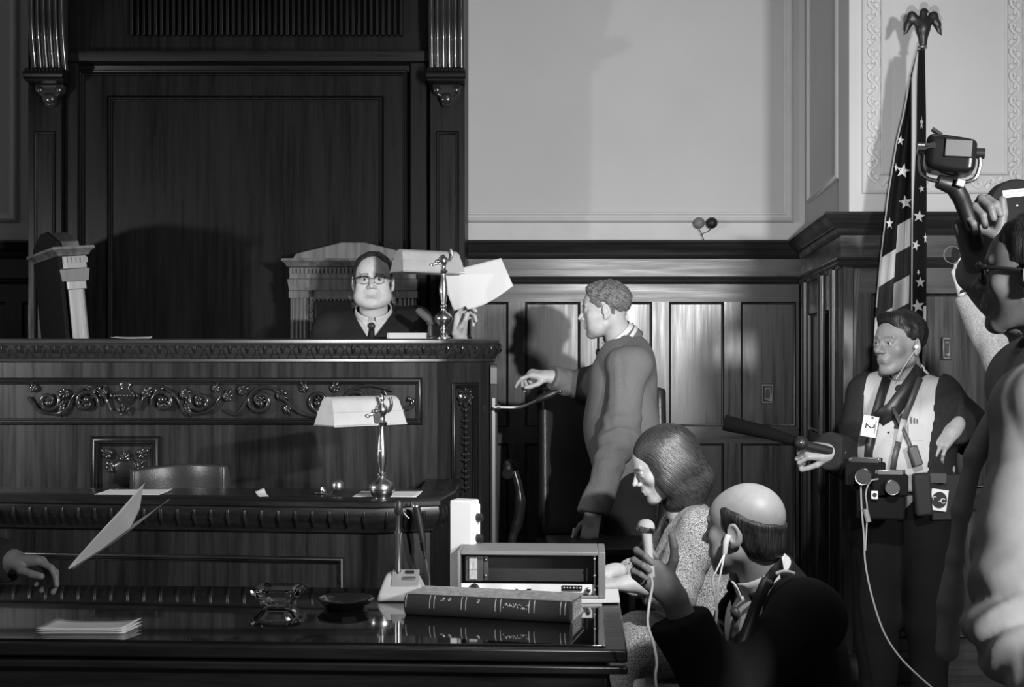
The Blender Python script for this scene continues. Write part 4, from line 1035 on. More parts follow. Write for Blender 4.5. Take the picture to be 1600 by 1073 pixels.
mb = MB(); bl = [1433, 1424, 1424, 1424, 1424, 1424.5, 1424, 1424]; br = [1435, 1433, 1432.5, 1432, 1428, 1426, 1425.5, 1425.5]; by = [80, 120, 160, 220, 300, 350, 450, 600]
def band(u, v):
    y = 80+520*v; a = float(np.interp(y, by, bl)); b = float(np.interp(y, by, br)); p = P(a+(b-a)*u, y, fd-.105-.012*math.sin(u*3.14)); return tuple(p)
mb.grid(band, 6, 60); mb.build('white_fold', ST_L, fg, smooth=180, solid=.002)
mb = MB(); mb.tube([P(it_(y, lx)+(.5 if y > 60 else 0), y, fd-.065-.0) for y in range(120, 500, 20)], .0032, 5); mb.build('hem_cord', mat('flag_hem', .3, .8), fg)
def star(cx, cy, r, side, rotd=0, sq=1.0, clip=None):
    pts = []
    for i in range(10):
        a = math.radians(rotd-90+i*36); rr = r if i % 2 == 0 else r*.40; pts.append((cx+rr*math.cos(a)*sq, cy+rr*math.sin(a)))
    def m(p):
        x, y = p; y_ = max(80, min(y, 690)); l, mm, rr_ = it_(y_, lx), it_(y_, mx), it_(y_, rx)
        u = (x-l)/(mm-l) if side == 0 else (x-mm+1)/(rr_-mm+1); u = min(max(u, 0), 1); q = flagpt(u, y_, side)
        c = Vector((0, 0, CZ)); dirn = (q-c).normalized(); return q-dirn*.010
    c = m((cx, cy)); ring = [m(p) for p in pts]; mb = MB()
    mb.add([tuple(c)]+[tuple(p) for p in ring], [(0, 1+i, 1+(i+1) % 10) for i in range(10)]); mb.build('star', STARM, cloth, smooth=180)
STARM = mat('flag_star_white', .5, .8)
for s in ((1411, 267, 12, 0, 12), (1415, 316, 11.5, 0, -8), (1407, 219, 8.5, 0, 10, .75), (1390, 349, 10, 0, 0, .6), (1400, 262, 8, 0, 0, .35), (1436, 338, 10, 1, 8), (1431, 383, 9, 1, 20, .75), (1438, 441, 9, 1, 0, .9), (1434, 478, 11, 1, -10), (1440, 192, 12, 1, 0, .25), (1446, 372, 9, 1, 0, .3), (1440, 295, 6, 1, 60, .8), (1435, 425, 5, 1, 30, .5)): star(*s)

# ------------------------------------------------------------------ things on the foreground table
def RTm(): return RT
# crystal ashtray: square, flared, faceted
GL = bpy.data.materials.new('crystal_glass'); GL.use_nodes = True; b_ = GL.node_tree.nodes['Principled BSDF']; b_.inputs['Transmission Weight'].default_value = 1; b_.inputs['Roughness'].default_value = .02; b_.inputs['IOR'].default_value = 1.55; b_.inputs['Base Color'].default_value = (.95, .95, .95, 1)
SMK = bpy.data.materials.new('smoked_glass'); SMK.use_nodes = True; b_ = SMK.node_tree.nodes['Principled BSDF']; b_.inputs['Roughness'].default_value = .05; b_.inputs['Base Color'].default_value = (.004, .004, .004, 1); b_.inputs['Coat Weight'].default_value = 1
c = Vector((PX(436, 3.99), 3.99, TZ+.001)); mb = MB()
def ring(w_, z, ch): return [c+RT @ Vector((x, y, z)) for x, y in ((-w_+ch, -w_), (w_-ch, -w_), (w_, -w_+ch), (w_, w_-ch), (w_-ch, w_), (-w_+ch, w_), (-w_, w_-ch), (-w_, -w_+ch))]
rings = [ring(.036, 0, .010), ring(.054, .020, .014), ring(.072, .036, .020), ring(.073, .050, .022), ring(.064, .053, .020), ring(.048, .044, .016), ring(.034, .024, .010), ring(.030, .018, .008)]
vs = [v for r in rings for v in r]; fs = [(i*8+j, i*8+(j+1) % 8, (i+1)*8+(j+1) % 8, (i+1)*8+j) for i in range(7) for j in range(8)]+[tuple(range(8))[::-1], tuple(56+j for j in range(8))]
mb.add([tuple(v) for v in vs], fs)
o = mb.build('glass_ashtray', GL, smooth=10); tag(o, 'clear square crystal ashtray on the glass table top', 'ashtray')
c = Vector((PX(540, 3.94), 3.94, TZ+.001)); 
o = MB().lathe([(.055, 0), (.062, .004), (.070, .012), (.083, .026), (.082, .030), (.076, .030), (.062, .016), (.050, .010), (.001, .009)], c, 12).build('dark_ashtray', SMK, smooth=20); tag(o, 'round dark glass ashtray between the crystal ashtray and the desk microphone', 'ashtray')
# folded paper
mb = MB(); p0 = [(-.118, -.055), (.122, -.052), (.150, .065), (-.095, .072)]; cpt = Vector((PX(134, 3.62), 3.62, TZ+.001))
def fp(z0, k): return lambda u, v: tuple(cpt+Vector(((-.118+.235*u+.018*v), -.05+.115*v, z0+k*(2*u-1)**4*(.4+.6*v))))
mb.grid(fp(.001, .000), 12, 4); mb.grid(fp(.006, .004), 12, 4); mb.grid(fp(.010, .010), 12, 4)
o = mb.build('folded_paper', PAPER, solid=.0014); tag(o, 'folded white paper lying at the left of the table', 'paper')
# big law book
bk2 = thing('law_book', 'large thick bound book lying flat on the table in front of the radio set', 'book', tuple(Vector((-.07, 3.85, TZ))))
A = Vector((PX(633, 3.84), 3.83, TZ)); Bv = Vector((PX(891, 3.70), 3.705, TZ)); ux = (Bv-A).normalized(); LB = (Bv-A).length; uy = Vector((-ux.y, ux.x, 0)); DB = .185; HB = .060
COV = mat('book_leather_dark', .022, .38, bump=.2, bscale=(120, 120, 120)); COVG = mat('book_cloth_cover', .26, .6, var=.25, vscale=(60, 20, 20)); GILT = mat('gilt_tooling', .45, .4, metal=.5)
mb = MB(); prof = []
for i in range(13):
    a = math.radians(-90-180*i/12*1.0+0); prof.append((.012-.020*math.cos(math.radians(-90+15*i)), HB/2+HB/2*math.sin(math.radians(-90+15*i))))
mb.prism([(p[0], p[1]) for p in prof]+[(.03, HB-.001), (.03, .001)], A, uy, (0, 0, 1), ux*LB); mb.build('spine', COV, bk2, smooth=50)
mb = MB(); mb.prism([(.012, HB-.0035), (DB, HB-.009), (DB, HB-.006), (.012, HB)], A+ux*.0, uy, (0, 0, 1), ux*LB); mb.prism([(.012, 0), (DB, 0), (DB, .003), (.012, .003)], A, uy, (0, 0, 1), ux*LB); mb.build('cover', COVG, bk2)
mb = MB(); mb.prism([(.01, .003), (DB-.008, .003), (DB-.008, HB-.010), (.01, HB-.004)], A+ux*.006, uy, (0, 0, 1), ux*(LB-.012)); mb.build('pages', mat('marbled_page_edge', .28, .7, var=.9, vscale=(70, 70, 250)), bk2)
mb = MB()
def spx(px_): return (px_-633)/(891-633)*LB
def onsp(u, t): a = math.radians(-90+180*t); return A+ux*u+uy*(.012-.0208*math.cos(a))+Vector((0, 0, HB/2+HB/2*1.02*math.sin(a)))
for p_ in (636, 674, 681, 724, 731, 777, 785, 829, 837, 877, 884): mb.tube([onsp(spx(p_), .45+.04*i) for i in range(12)], .0011, 5)
mb.build('gilt_bands', GILT, bk2)
mb = MB(); rr = random.Random(2)
for p_, n_ in ((694, 1), (704, 1), (751, 1)):
    for k in range(5): mb.ell(onsp(spx(p_+rr.uniform(-2.5, 2.5)), rr.uniform(.68, .8)), (.003, .0012, .0016), None, 6)
for i in range(34): mb.ell(onsp(spx(790+i*1.15+rr.uniform(-1, 1)), rr.uniform(.56, .70)), (.0016, .0012, rr.uniform(.001, .003)), None, 6)
mb.build('gilt_lettering', GILT, bk2)
# radio / amplifier in open cabinet
ra = thing('radio_receiver', 'grey metal receiver set with grille and knobs at the right end of the table', 'radio', tuple(TP(.10, .62, TZ)))
RC = Vector((PX(714, 4.06), 4.055, TZ)); RW, RH, RD = .447, .150, .185
def rp(u, v, z): return RC+tdx*u+tdy*v+Vector((0, 0, z))
def rbx(u0, u1, v0, v1, z0_, z1_, mb, m=0): return mb.box(rp((u0+u1)/2, (v0+v1)/2, (z0_+z1_)/2), (u1-u0, v1-v0, z1_-z0_), RT, m)
mb = MB(); rbx(0, .010, 0, RD, .010, RH, mb); rbx(RW-.022, RW, 0, RD, .010, RH, mb); rbx(.010, RW-.022, 0, RD, RH-.012, RH, mb); rbx(.010, RW-.022, 0, RD, .010, .018, mb); rbx(.010, RW-.022, RD-.01, RD, .018, RH-.012, mb)
mb.build('cabinet', MGREY, ra, bevel=.003)
mb = MB(); rbx(.012, RW-.034, .014, .020, .020, .050, mb); mb.build('control_panel', mat('brushed_panel', .75, .4), ra)
gr = bpy.data.materials.new('perforated_grille'); gr.use_nodes = True; nt = gr.node_tree; b_ = nt.nodes['Principled BSDF']; vo = nt.nodes.new('ShaderNodeTexVoronoi'); vo.inputs['Scale'].default_value = 1; vo.inputs['Randomness'].default_value = 0.0
nt.links.new(_coords(nt, (330, 50, 330)), vo.inputs['Vector']); nt.links.new(_ramp(nt, vo.outputs['Distance'], .004, .055, .25, .45), b_.inputs['Base Color']); b_.inputs['Roughness'].default_value = .35; b_.inputs['Metallic'].default_value = .3
mb = MB(); rbx(.018, RW-.034, .055, .058, .052, RH-.014, mb); mb.build('grille', gr, ra)
mb = MB(); rbx(.024, .078, .022, .055, .056, .134, mb); rbx(.078, .092, .03, .055, .056, .134, mb); mb.build('speaker_module', DGREY, ra, bevel=.002)
mb = MB(); rbx(.036, .060, .017, .0222, .062, .128, mb); rbx(.036, .060, .014, .017, .093, .095, mb); mb.build('meter_window', mat('meter_paper', .35, .6, var=.35, vscale=(500, 10, 60)), ra)
mb = MB(); [mb.ell(rp(.085, .028, z_), .0045) for z_ in (.072, .121)]; mb.build('screw', STEEL, ra)
mb = MB(); rbx(RW-.034, RW-.030, .004, .012, .014, RH-.012, mb); [mb.ell(rp(RW-.032, .003, z_), .004) for z_ in (.035, .078, .128)]; rbx(.0105, .0125, .004, .012, .014, RH-.012, mb); mb.build('rack_rail', STEEL, ra)
def knob(u, z_, r, d_=.016, mt=BLACK):
    a = rp(u, .014, z_); return MB().cyl(a, a-tdy*d_, r, r*.85, 24).build('knob', mt, ra, bevel=.001)
knob(.030, .030, .008); knob(.052, .034, .0165, .02); knob(.085, .030, .006); knob(.130, .030, .007, mt=STEEL); knob(.180, .030, .006)
knob(RW-.052, .034, .009, mt=STEEL); knob(RW-.052, .034, .005, .02)
mb = MB(); rbx(.212, .224, .008, .014, .028, .036, mb); rbx(RW-.130, RW-.070, .010, .014, .032, .047, mb); mb.build('input_sockets', BLACK, ra)
mb = MB(); [mb.ell(rp(RW-.124+k*.0096, .008, .0405), .0036) for k in range(6)]; mb.build('socket_pins', STEEL, ra)
for u_ in (.03, RW-.02):
    MB().cyl(rp(u_, .02, .001), rp(u_, .02, .012), .012, .011).build('foot', BLACK, ra)
for u_ in (.03, RW-.03): MB().cyl(rp(u_, RD-.03, .001), rp(u_, RD-.03, .012), .012, .011).build('foot', BLACK, ra)
# upright pale equipment box with knobs on its right side
bx = thing('control_box', 'upright pale metal control box with black knobs behind the radio set', 'equipment box', (PX(726, 4.19), 4.17, TZ))
Rb = RT @ rot('Z', -16) ; cb_ = Vector((-.148, 4.245, TZ+.001)) 
Rb = rot('Z', -20); Wb, Db, Hb = .078, .062, .285
cb_ = Vector((PX(727, 4.33), 4.335, TZ))
st2 = thing('side_stand', 'small dark stand hidden behind the radio set carrying the pale box', 'stand', (cb_.x, cb_.y, 0)) if False else None
cb_ = TP(.44, .815, TZ+.001)
cb_.x = PX(726, cb_.y)
MB().box(cb_+Vector((0, 0, Hb/2)), (Wb, Db, Hb), Rb).build('housing', LGREY, bx, bevel=.006)
fc = cb_+Rb @ Vector((Wb/2, 0, 0))
MB().box(fc+Vector((0, 0, Hb/2))+Rb @ Vector((.001, 0, 0)), (.004, Db-.012, Hb-.03), Rb).build('face_plate', SHIRT if False else mat('white_enamel', .8, .4), bx)
for z_ in (.10, .165, .23): a = fc+Vector((0, 0, z_)); MB().cyl(a, a+Rb @ Vector((.022, 0, 0)), .014, .012).build('knob', BLACK, bx, bevel=.001)
# desk microphone with wedge base
dm = thing('desk_microphone', 'grey wedge based desk microphone with chrome stem standing on the table', 'microphone', (PX(628, 4.1), 4.1, TZ))
mc = Vector((PX(628, 4.08), 4.10, TZ+.001))
wed = G(rbox((0, 0, .030), (.072, .072, .040), .014)); wed.cut(half((0, .0, .066), (.0, -.62, 1)), .008); wed.cut(half((.0, 0, 0), (0, 0, -1)), .002); wed.cut(half((.058, 0, .04), (1, 0, .55)), .01); wed.cut(half((-.058, 0, .05), (-1, 0, .35)), .01)
sdfobj('base', lambda Q: wed(Q-np.array(mc)), mc-Vector((.09, .09, .01)), mc+Vector((.09, .09, .09)), .003, mat('mic_base_grey', .34, .45), dm)
Rw = rot('X', 32); mb = MB(); mb.box(mc+Vector((.010, -.010, .062)), (.082, .075, .003), Rw); mb.build('name_plate', mat('mic_plate', .3, .35, metal=.4), dm, bevel=.001)
mb = MB(); mb.box(mc+Vector((.022, -.018, .061)), (.040, .012, .008), Rw); mb.build('push_bar', STEEL, dm, bevel=.001)
mb = MB(); mb.box(mc+Vector((.022, .008, .076)), (.026, .012, .006), Rw); mb.build('switch', BLACK, dm)
zt_ = PZ(833, 4.1)
MB().cyl(mc+Vector((-.014, .012, .06)), Vector((mc.x-.014, mc.y+.012, zt_)), .0095, .0095).build('stem', CHROME, dm)
MB().cyl(Vector((mc.x-.014, mc.y+.012, zt_-.004)), Vector((mc.x-.014, mc.y+.012, zt_+.001)), .0125).build('collar_ring', CHROME, dm)
MB().tube([(mc.x-.014, mc.y+.012, zt_), (mc.x-.014, mc.y+.012, zt_+.02), (mc.x-.013, mc.y+.012, zt_+.06)], [.010, .006, .0065], 12).build('upper_neck', BLACK, dm)
MB().tube([(mc.x-.013, mc.y+.012, zt_+.055), (mc.x-.013, mc.y+.012, zt_+.065), (mc.x-.013, mc.y+.012, zt_+.09), (mc.x-.013, mc.y+.012, zt_+.098)], [.008, .013, .013, .008], 16).build('capsule', BLACK, dm)
# clipped microphone with cable hanging on the desk ledge corner
cm = thing('clipped_microphone', "black microphone clipped to the corner of the clerk's desk with a hanging cable", 'microphone', tuple(P(650, 850, 4.86)))
MB().tube([P(650, 793, 4.86), P(652, 797, 4.86), P(659, 835, 4.86), P(661, 846, 4.86)], [.016, .014, .013, .011], 14).build('microphone_body', BLACK, cm)
MB().ell(P(650, 791, 4.86), (.014, .014, .010)).build('grille', STEEL, cm)
mb = MB(); mb.tube([P(660, 846, 4.86), P(662, 860, 4.86)], [.011, .009], 12); mb.tube([P(662, 860, 4.86), P(665, 873, 4.86)], [.005, .004], 10); mb.build('connector', CHROME, cm)
MB().tube(catmull([P(665, 872, 4.86), P(668, 890, 4.87), P(671, 905, 4.88), P(671, 925, 4.88), P(669, 945, 4.88)], 6), .0030, 6).build('cable', mat('grey_cable', .12, .5), cm)
mb = MB(); mb.tube(catmull([P(627, 786, 4.87), P(629, 797, 4.87), P(633, 804, 4.87), P(639, 810, 4.87)], 5), .0035, 6); mb.tube(catmull([P(642, 784, 4.87), P(644, 792, 4.87), P(648, 798, 4.86)], 5), .0045, 6); mb.build('spring_clip', CHROME, cm)
# small writing table beyond the radio, where the standing man's hand rests
sd = thing('writing_stand', 'small dark writing table beyond the radio set under the standing man hand', 'table', (.42, 5.45, 0))
MB().bb(.14, .62, 5.22, 5.60, .72, .75).build('table_top', WOODH, sd, bevel=.004)
for x_, y_ in ((.17, 5.28), (.59, 5.28), (.17, 5.57), (.59, 5.57)): MB().bb(x_-.02, x_+.02, y_-.02, y_+.02, 0, .72).build('leg', WOOD, sd)
pn = MB().tube([P(893, 853, 5.40), P(898, 844, 5.42)], .0035, 8).build('pencil', PAPER); 
bpy.data.objects.remove(pn)
pn = MB().tube([(PX(894, 5.5), 5.50, .752), (PX(897, 5.5), 5.52, .79)], .004, 8).build('pencil', PAPER); tag(pn, 'short white pencil standing up by the fingers of the standing man', 'pencil')
# notepad under the seated woman's arms
o = sheet('stenographer_pad', 'white notepad under the forearms of the seated woman', 'notepad', [tuple(TP(.002, .62))[:2], tuple(TP(.14, .60))[:2], tuple(TP(.14, .80))[:2], tuple(TP(.002, .81))[:2]], TZ+.001, .008)
# ------------------------------------------------------------------ the people
def person(label, loc): return thing('person', label, 'person', loc)
def V3(t): return Vector(t)
def arr(v): return np.array(list(v))
# ---- 1 judge, facing the camera, raised hand with a paper
o = person('person in black judge robe and glasses seated behind the bench holding up a paper', (PX(583, 6.25), 6.25, DZ))
H = hmat(P(583, 442, 6.22), (.05, -1, -.02)); N = P(584, 500, 6.29)
J = dict(head=H, hs=1.10, neck=N, pelvis=N+Vector((0, .08, -.52)), cf=(0, -1, 0), nr=.062,
         sr=P(524, 517, 6.31), er=P(500, 590, 6.22), wr=P(548, 600, 6.12), sl=P(645, 512, 6.31), el=P(693, 580, 6.27), wl=P(722, 535, 6.13))
pel = J['pelvis']
for k, s in (('r', -1), ('l', 1)):
    J['h'+k] = pel+Vector((s*.10, -.0, -.02)); J['k'+k] = pel+Vector((s*.14, -.42, -.04)) if False else pel+Vector((s*.13, .02, -.30)); J['a'+k] = pel+Vector((s*.12, -.02, -.46))
SK1 = skin('skin_pale', .50)
B = Body(o, J, SK1, head_local(1.03, 1.04, 1.05, jowl=.007), belly=.05, thick=1.18, sh=.066)
Mh = handM(P(717, 527, 6.11), (.14, -.02, 1), (-.75, .55, .1))
B.body([('l', Mh, dict(curl=((30, 42, 25), (40, 50, 30), (60, 60, 30), (70, 66, 34)), thumb=((.45, .75, -.75), (.1, .9, -.55), (0, .95, -.3)), sc=1.10)),
        ('r', handM(J['wr'], (1, -.2, 0), (0, 0, 1)), dict(curl=LOOSE))])
B.garment('judge_robe', ROBE, a=.030, amp=.006, freq=20, h=.009, vdepth=.085, vw=.75, neckcut=.062, sharp=.006, legs=True, armcut={'l': .86})
B2 = B.garment('shirt', SHIRT, arms='', a=.012, amp=.001, h=.006, neckcut=.058)
B.collar(r=.078, hgt=.044, gap=.22, tilt=16, up=.026)
B.tie(.2, .030, top=.020, oy=-.004)
def hj(Q):
    c = G(el((0, -.022, .048), (.0835, .1, .087))); c = disp(c, wrinkle(.0015, 160, 3))
    g = G(c); g.sub(el((0, .085, .020), (.062, .07, .098)), .012); g.sub(el((0, .02, -.075), (.1, .11, .075)), .01)
    for s in (-1, 1): g.sub(el((s*.088, -.002, .0), (.02, .024, .034)), .006)
    return g(Q)
B.hair(hj, hairmat('dark_grey_hair', .03))
def glasses(B, mt, wmt=CHROME, r=(.022, .0155), browline=True, s=1):
    H, hs = B.H, B.hs; mb = MB()
    def L(x, y, z): return H @ (Vector((x, y, z))*hs)
    for k in (-1, 1):
        pts = [L(k*.0315+r[0]*math.cos(a), .1005-.006*abs(math.cos(a)*r[0]+k*.0315)/.05, .008+r[1]*math.sin(a)) for a in [i*math.pi/10 for i in range(21)]]
        mb.tube(pts, .0012*hs*s, 6, caps=False)
    mb.build('rims', wmt, B.o)
    mb = MB()
    for k in (-1, 1):
        pts = [L(k*.0095, .102, .019), L(k*.022, .102, .0245), L(k*.040, .099, .0245), L(k*.058, .092, .020), L(k*.066, .08, .018)]
        if browline: mb.tube(catmull(pts, 4), [.0022*s]*4+[.0034*s]*8+[.003*s]*5, 8)
        mb.tube(catmull([L(k*.064, .088, .018), L(k*.074, .06, .017), L(k*.081, .02, .014), L(k*.083, -.008, .010), L(k*.082, -.024, -.006)], 5), .0023*s, 6)
    mb.tube(catmull([L(-.0095, .1035, .014), L(0, .106, .017), L(.0095, .1035, .014)], 4), .0016*s, 6); mb.build('brow_bar', mt, B.o)
glasses(B, mat('glasses_dark', .02, .3))
pp = thing('held_document', 'large white sheet pinched in the raised hand of the judge', 'paper', tuple(P(727, 480, 6.06)))
cr = [(688, 424), (783, 403), (802, 446), (735, 475), (726, 481), (712, 487)]
def doc(px_, py_):
    t = math.hypot(px_-726, py_-481)/90; return P(px_, py_, 6.06-.05*t+.02*math.sin(px_*.06))
mb = MB(); c0 = [(693, 428), (748, 411), (783, 403)]
def dg(u, v):
    top = (688+95*u, 427-24*u); bot = (709+ (93*u), 486-(40*u)+ (10*math.sin(u*3.1) if u > .2 else 0))
    x_ = top[0]*(1-v)+bot[0]*v; y_ = top[1]*(1-v)+bot[1]*v
    pin = math.exp(-((x_-726)**2+(y_-481)**2)/500.0)
    return tuple(P(x_, y_, 6.05+.03*(u-.5)**2-.02*pin+.004*math.sin((x_-726)*.25)*pin-.02*v))
mb.grid(dg, 30, 16); mb.build('sheet', PAPER, pp, solid=.0012, smooth=180)

# ---- 2 standing man in dark suit, seen from his left side
o = person('person in dark suit standing and reaching left toward the raised paper', (PX(985, 5.9), 5.9, 0))
H = hmat(P(946, 487, 5.9), (-1, .14, -.10), (.02, 0, 1)); N = P(972, 536, 5.93)
J = dict(head=H, hs=1.02, neck=N, pelvis=P(985, 745, 5.9), cf=(-1, .10, 0), nr=.058,
         sl=P(982, 572, 5.74), el=P(968, 690, 5.62), wl=P(928, 800, 5.52), sr=P(962, 582, 6.10), er=P(918, 606, 6.22), wr=P(866, 590, 6.12))
standing_legs(J, J['pelvis'], (0, 1, 0), 0, (-1, 0, 0))
SK2 = skin('skin_bright', .42)
B = Body(o, J, SK2, head_local(1.06, 1.05, 1.0, jowl=.008), belly=.018, thick=1.06, sh=.066, limbs=1.12)
B.body([('l', handM(P(926, 806, 5.51), (-.16, -.1, -1), (-.35, -.92, .1)), dict(curl=((18, 30, 20), (26, 34, 20), (34, 40, 20), (40, 44, 20)), sc=.98)),
        ('r', handM(P(858, 588, 6.12), (-1, -.1, .16), (.1, -.35, 1)), dict(curl=((28, 30, 15), (55, 50, 20), (66, 52, 20), (70, 54, 20)), thumb=((.55, .7, -.5), (.3, .9, -.4), (.2, .95, -.3)), sc=1.0))])
SUIT2 = mat('grey_brown_suit_wool', .14, .85, var=.12, vscale=(200, 200, 200), spec=.15, bump=.1, bscale=(500, 500, 500))
def jk(P_): return P_
B.garment('suit_jacket', SUIT2, a=.021, amp=.005, freq=17, h=.0065, vdepth=.30, vw=.33, neckcut=.064, sharp=.008, armcut={'l': .93, 'r': .93}, bottom=-.19, seed=5, ao=-.003, ef=.007)
B.garment('trousers', SUITB, legs=True, torso=False, arms='', a=.022, amp=.004, h=.011, it=1)
B.garment('shirt', SHIRT, arms='', a=.008, amp=.001, h=.008, neckcut=.056)
B.collar(r=.070, hgt=.044, gap=.2, tilt=14, up=.022); B.tie(.3, .032)
# jacket collar roll behind the neck
B.collar(r=.080, hgt=.056, gap=.55, tilt=12, up=-.004, mt=SUIT2, pts=False, name='jacket_collar', th=.004)
def hs2(Q):
    c = G(el((0, -.018, .050), (.0835, .103, .0885))); c = disp(c, wrinkle(.0035, 190, 8)); c = disp(c, wrinkle(.002, 90, 5))
    g = G(c); g.u(cap((-.04, .052, .106), (.04, .054, .104), .017), .03); g.sub(el((0, .100, .010), (.075, .062, .092)), .008); g.sub(el((0, .06, -.075), (.1, .11, .072)), .008); g.sub(el((0, -.05, -.115), (.1, .1, .072)), .01)
    for s in (-1, 1): g.sub(el((s*.088, .0, -.002), (.02, .026, .034)), .006)
    return g(Q)
B.hair(hs2, hairmat('curly_brown_hair', .07, scale=(150, 150, 150), hi=3.2))
for k in 'lr': shoe(o, J['a'+k], J['a'+k]+Vector((-.17, 0, -.045)))

# ---- 3 seated woman in tweed suit writing at the table
o = person('person with dark bobbed hair in grey tweed suit seated and looking down at the table', (PX(1075, 4.6), 4.6, 0))
H = hmat(P(1034, 731, 4.6), (-1, -.10, -.42), (-.35, 0, 1)); N = P(1068, 808, 4.62)
J = dict(head=H, hs=.97, neck=N, pelvis=P(1118, 985, 4.62), cf=(-1, 0, -.1), nr=.047, lipm=LIPD,
         sl=P(1092, 832, 4.44), el=P(1052, 925, 4.40), wl=P(985, 911, 4.37), sr=P(1062, 832, 4.79), er=P(1020, 905, 4.78), wr=P(962, 893, 4.50))
pel = J['pelvis']
for k, y_ in (('l', -.11), ('r', .09)): J['h'+k] = pel+Vector((0, y_, -.03)); J['k'+k] = Vector((PX(1002, 4.55), 4.58+y_*1.05, .52)); J['a'+k] = Vector((PX(1010, 4.55), 4.58+y_, .10))
B = Body(o, J, SK2, head_local(.97, .9, .85), thick=.92, sh=.050, female=True, limbs=.92)
B.body([('l', handM(P(980, 912, 4.365), (-1, .12, -.05), (0, -.2, 1)), dict(curl=GRIP, sc=.9)), ('r', handM(P(957, 893, 4.49), (-1, -.3, -.05), (0, 0, 1)), dict(curl=LOOSE, sc=.9))], mi=head_mi(True, 2))
TW1 = tweed('salt_and_pepper_tweed', .03, .50, 330)
B.garment('tweed_jacket', TW1, a=.020, amp=.004, freq=20, h=.0065, vdepth=.26, vw=.30, neckcut=.064, sharp=.006, armcut={'l': .42, 'r': .42}, bottom=-.12, seed=3)
sk = G(cap(J['hl'], J['kl'], .105, .085)); sk.u(cap(J['hr'], J['kr'], .105, .085), .09); sk.u(el(arr(pel), (.16, .20, .14)), .05); sk.u(cap((J['kl']+J['kr'])/2, (J['kl']+J['kr'])/2+Vector((.0, 0, -.10)), .11), .06)
f = disp(sk, wrinkle(.004, 18, 4)); lo, hi = B.box([J['hl'], J['kr'], J['kl'], pel, J['kl']+Vector((0, 0, -.12))], .22)
sdfobj('tweed_skirt', f, lo, hi, .010, TW1, o)
B.garment('blouse', mat('dark_blouse', .015, .5), arms='', a=.010, amp=.002, h=.007, neckcut=.052)
def scarf(u, v):
    return 0
def hw_(Q):
    c = G(el((0, -.034, .050), (.100, .118, .098))); c.u(el((0, -.075, -.030), (.098, .082, .082)), .05)
    for s in (-1, 1): c.u(el((s*.066, -.010, -.030), (.036, .062, .078)), .03); c.u(cap((s*.060, -.03, -.088), (s*.035, -.115, -.080), .030, .030), .02)
    c.u(cap((-.04, -.118, -.085), (.04, -.118, -.085), .032), .04); c.u(el((0, -.055, -.105), (.088, .080, .062)), .03); c.u(el((0, -.03, -.13), (.072, .075, .05)), .03)
    c = disp(c, wrinkle(.0022, 110, 2, (1, .25, .25)))
    g = G(c); g.sub(el((0, .120, -.014), (.064, .080, .112)), .008)
    return g(Q)
B.hair(hw_, hairmat('glossy_dark_bob', .016, .7, (14, 160, 260), hi=3.2, ry=-38), pad=.2)
for k in 'lr': shoe(o, J['a'+k], J['a'+k]+Vector((-.14, 0, -.045)))
wch = thing('wooden_chair', 'plain wooden chair under the seated woman', 'chair', (PX(1120, 4.6), 4.6, 0))
cx, cy = PX(1116, 4.6), 4.6
MB().bb(cx-.26, cx+.18, cy-.22, cy+.22, .385, .42).build('seat', CHAIRW, wch, bevel=.01)
mb = MB(); mb.bb(cx+.17, cx+.20, cy-.22, cy+.22, .70, .80); mb.build('backrest', CHAIRW, wch, bevel=.01)
for x_, y_, zt2 in ((cx-.23, cy-.2, .385), (cx-.23, cy+.2, .385), (cx+.185, cy-.2, .80), (cx+.185, cy+.2, .80)): MB().cyl((x_, y_, 0), (x_, y_, zt2), .017, .02).build('leg', CHAIRW, wch)

# ---- 4 balding man crouching with a microphone, head turned away
o = person('balding person in black coat with an earphone crouching in front holding a microphone', (PX(1230, 3.75), 3.75, 0))
H = hmat(P(1163, 832, 3.72), (-.82, .57, -.06), (.02, .02, 1)); N = P(1196, 915, 3.72)
J = dict(head=H, hs=1.07, neck=N, pelvis=P(1262, 1190, 3.82), cf=(-.9, -.42, .0), nr=.060,
         sl=P(1258, 965, 3.50), el=P(1128, 1085, 3.38), wl=P(1044, 922, 3.36), sr=P(1205, 965, 3.92), er=P(1150, 1110, 3.9), wr=P(1100, 1200, 3.75))
pel = J['pelvis']
J['hl'] = pel+Vector((0, -.09, 0)); J['kl'] = pel+Vector((-.40, -.12, .08)); J['al'] = pel+Vector((-.34, -.12, -.24)); J['hr'] = pel+Vector((0, .09, 0)); J['kr'] = pel+Vector((-.28, .14, -.20)); J['ar'] = pel+Vector((.08, .14, -.24))
for k in ('al', 'ar'): J[k].z = max(J[k].z, .1)
SK3 = skin('skin_medium_grey', .20)  # one even skin tone for head and hands
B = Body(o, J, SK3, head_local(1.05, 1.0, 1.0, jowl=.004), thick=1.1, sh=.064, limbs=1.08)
B.body([('l', handM(P(1043, 919, 3.355), (-.74, -.05, .66), (-.25, .95, -.15)), dict(side=-1, curl=((46, 84, 44), (50, 86, 46), (54, 86, 46), (58, 84, 46)), thumb=((.85, .45, -.55), (.75, .75, -.35), (.6, .85, -.1)), sc=1.05)),
        ('r', handM(J['wr'], (-1, 0, 0), (0, 0, 1)), dict(curl=LOOSE))])
COAT = mat('black_coat_wool', .014, .9, spec=.12)
B.garment('black_coat', COAT, a=.028, amp=.006, freq=15, h=.009, vdepth=.33, vw=.36, neckcut=.070, sharp=.006, armcut={'l': .62, 'r': .9}, seed=11, bottom=-.25)
B.garment('trousers', SUITB, legs=True, torso=False, arms='', a=.022, amp=.004, h=.012, it=1)
B.garment('shirt', SHIRT, arms='', a=.008, amp=.002, h=.006, neckcut=.060)
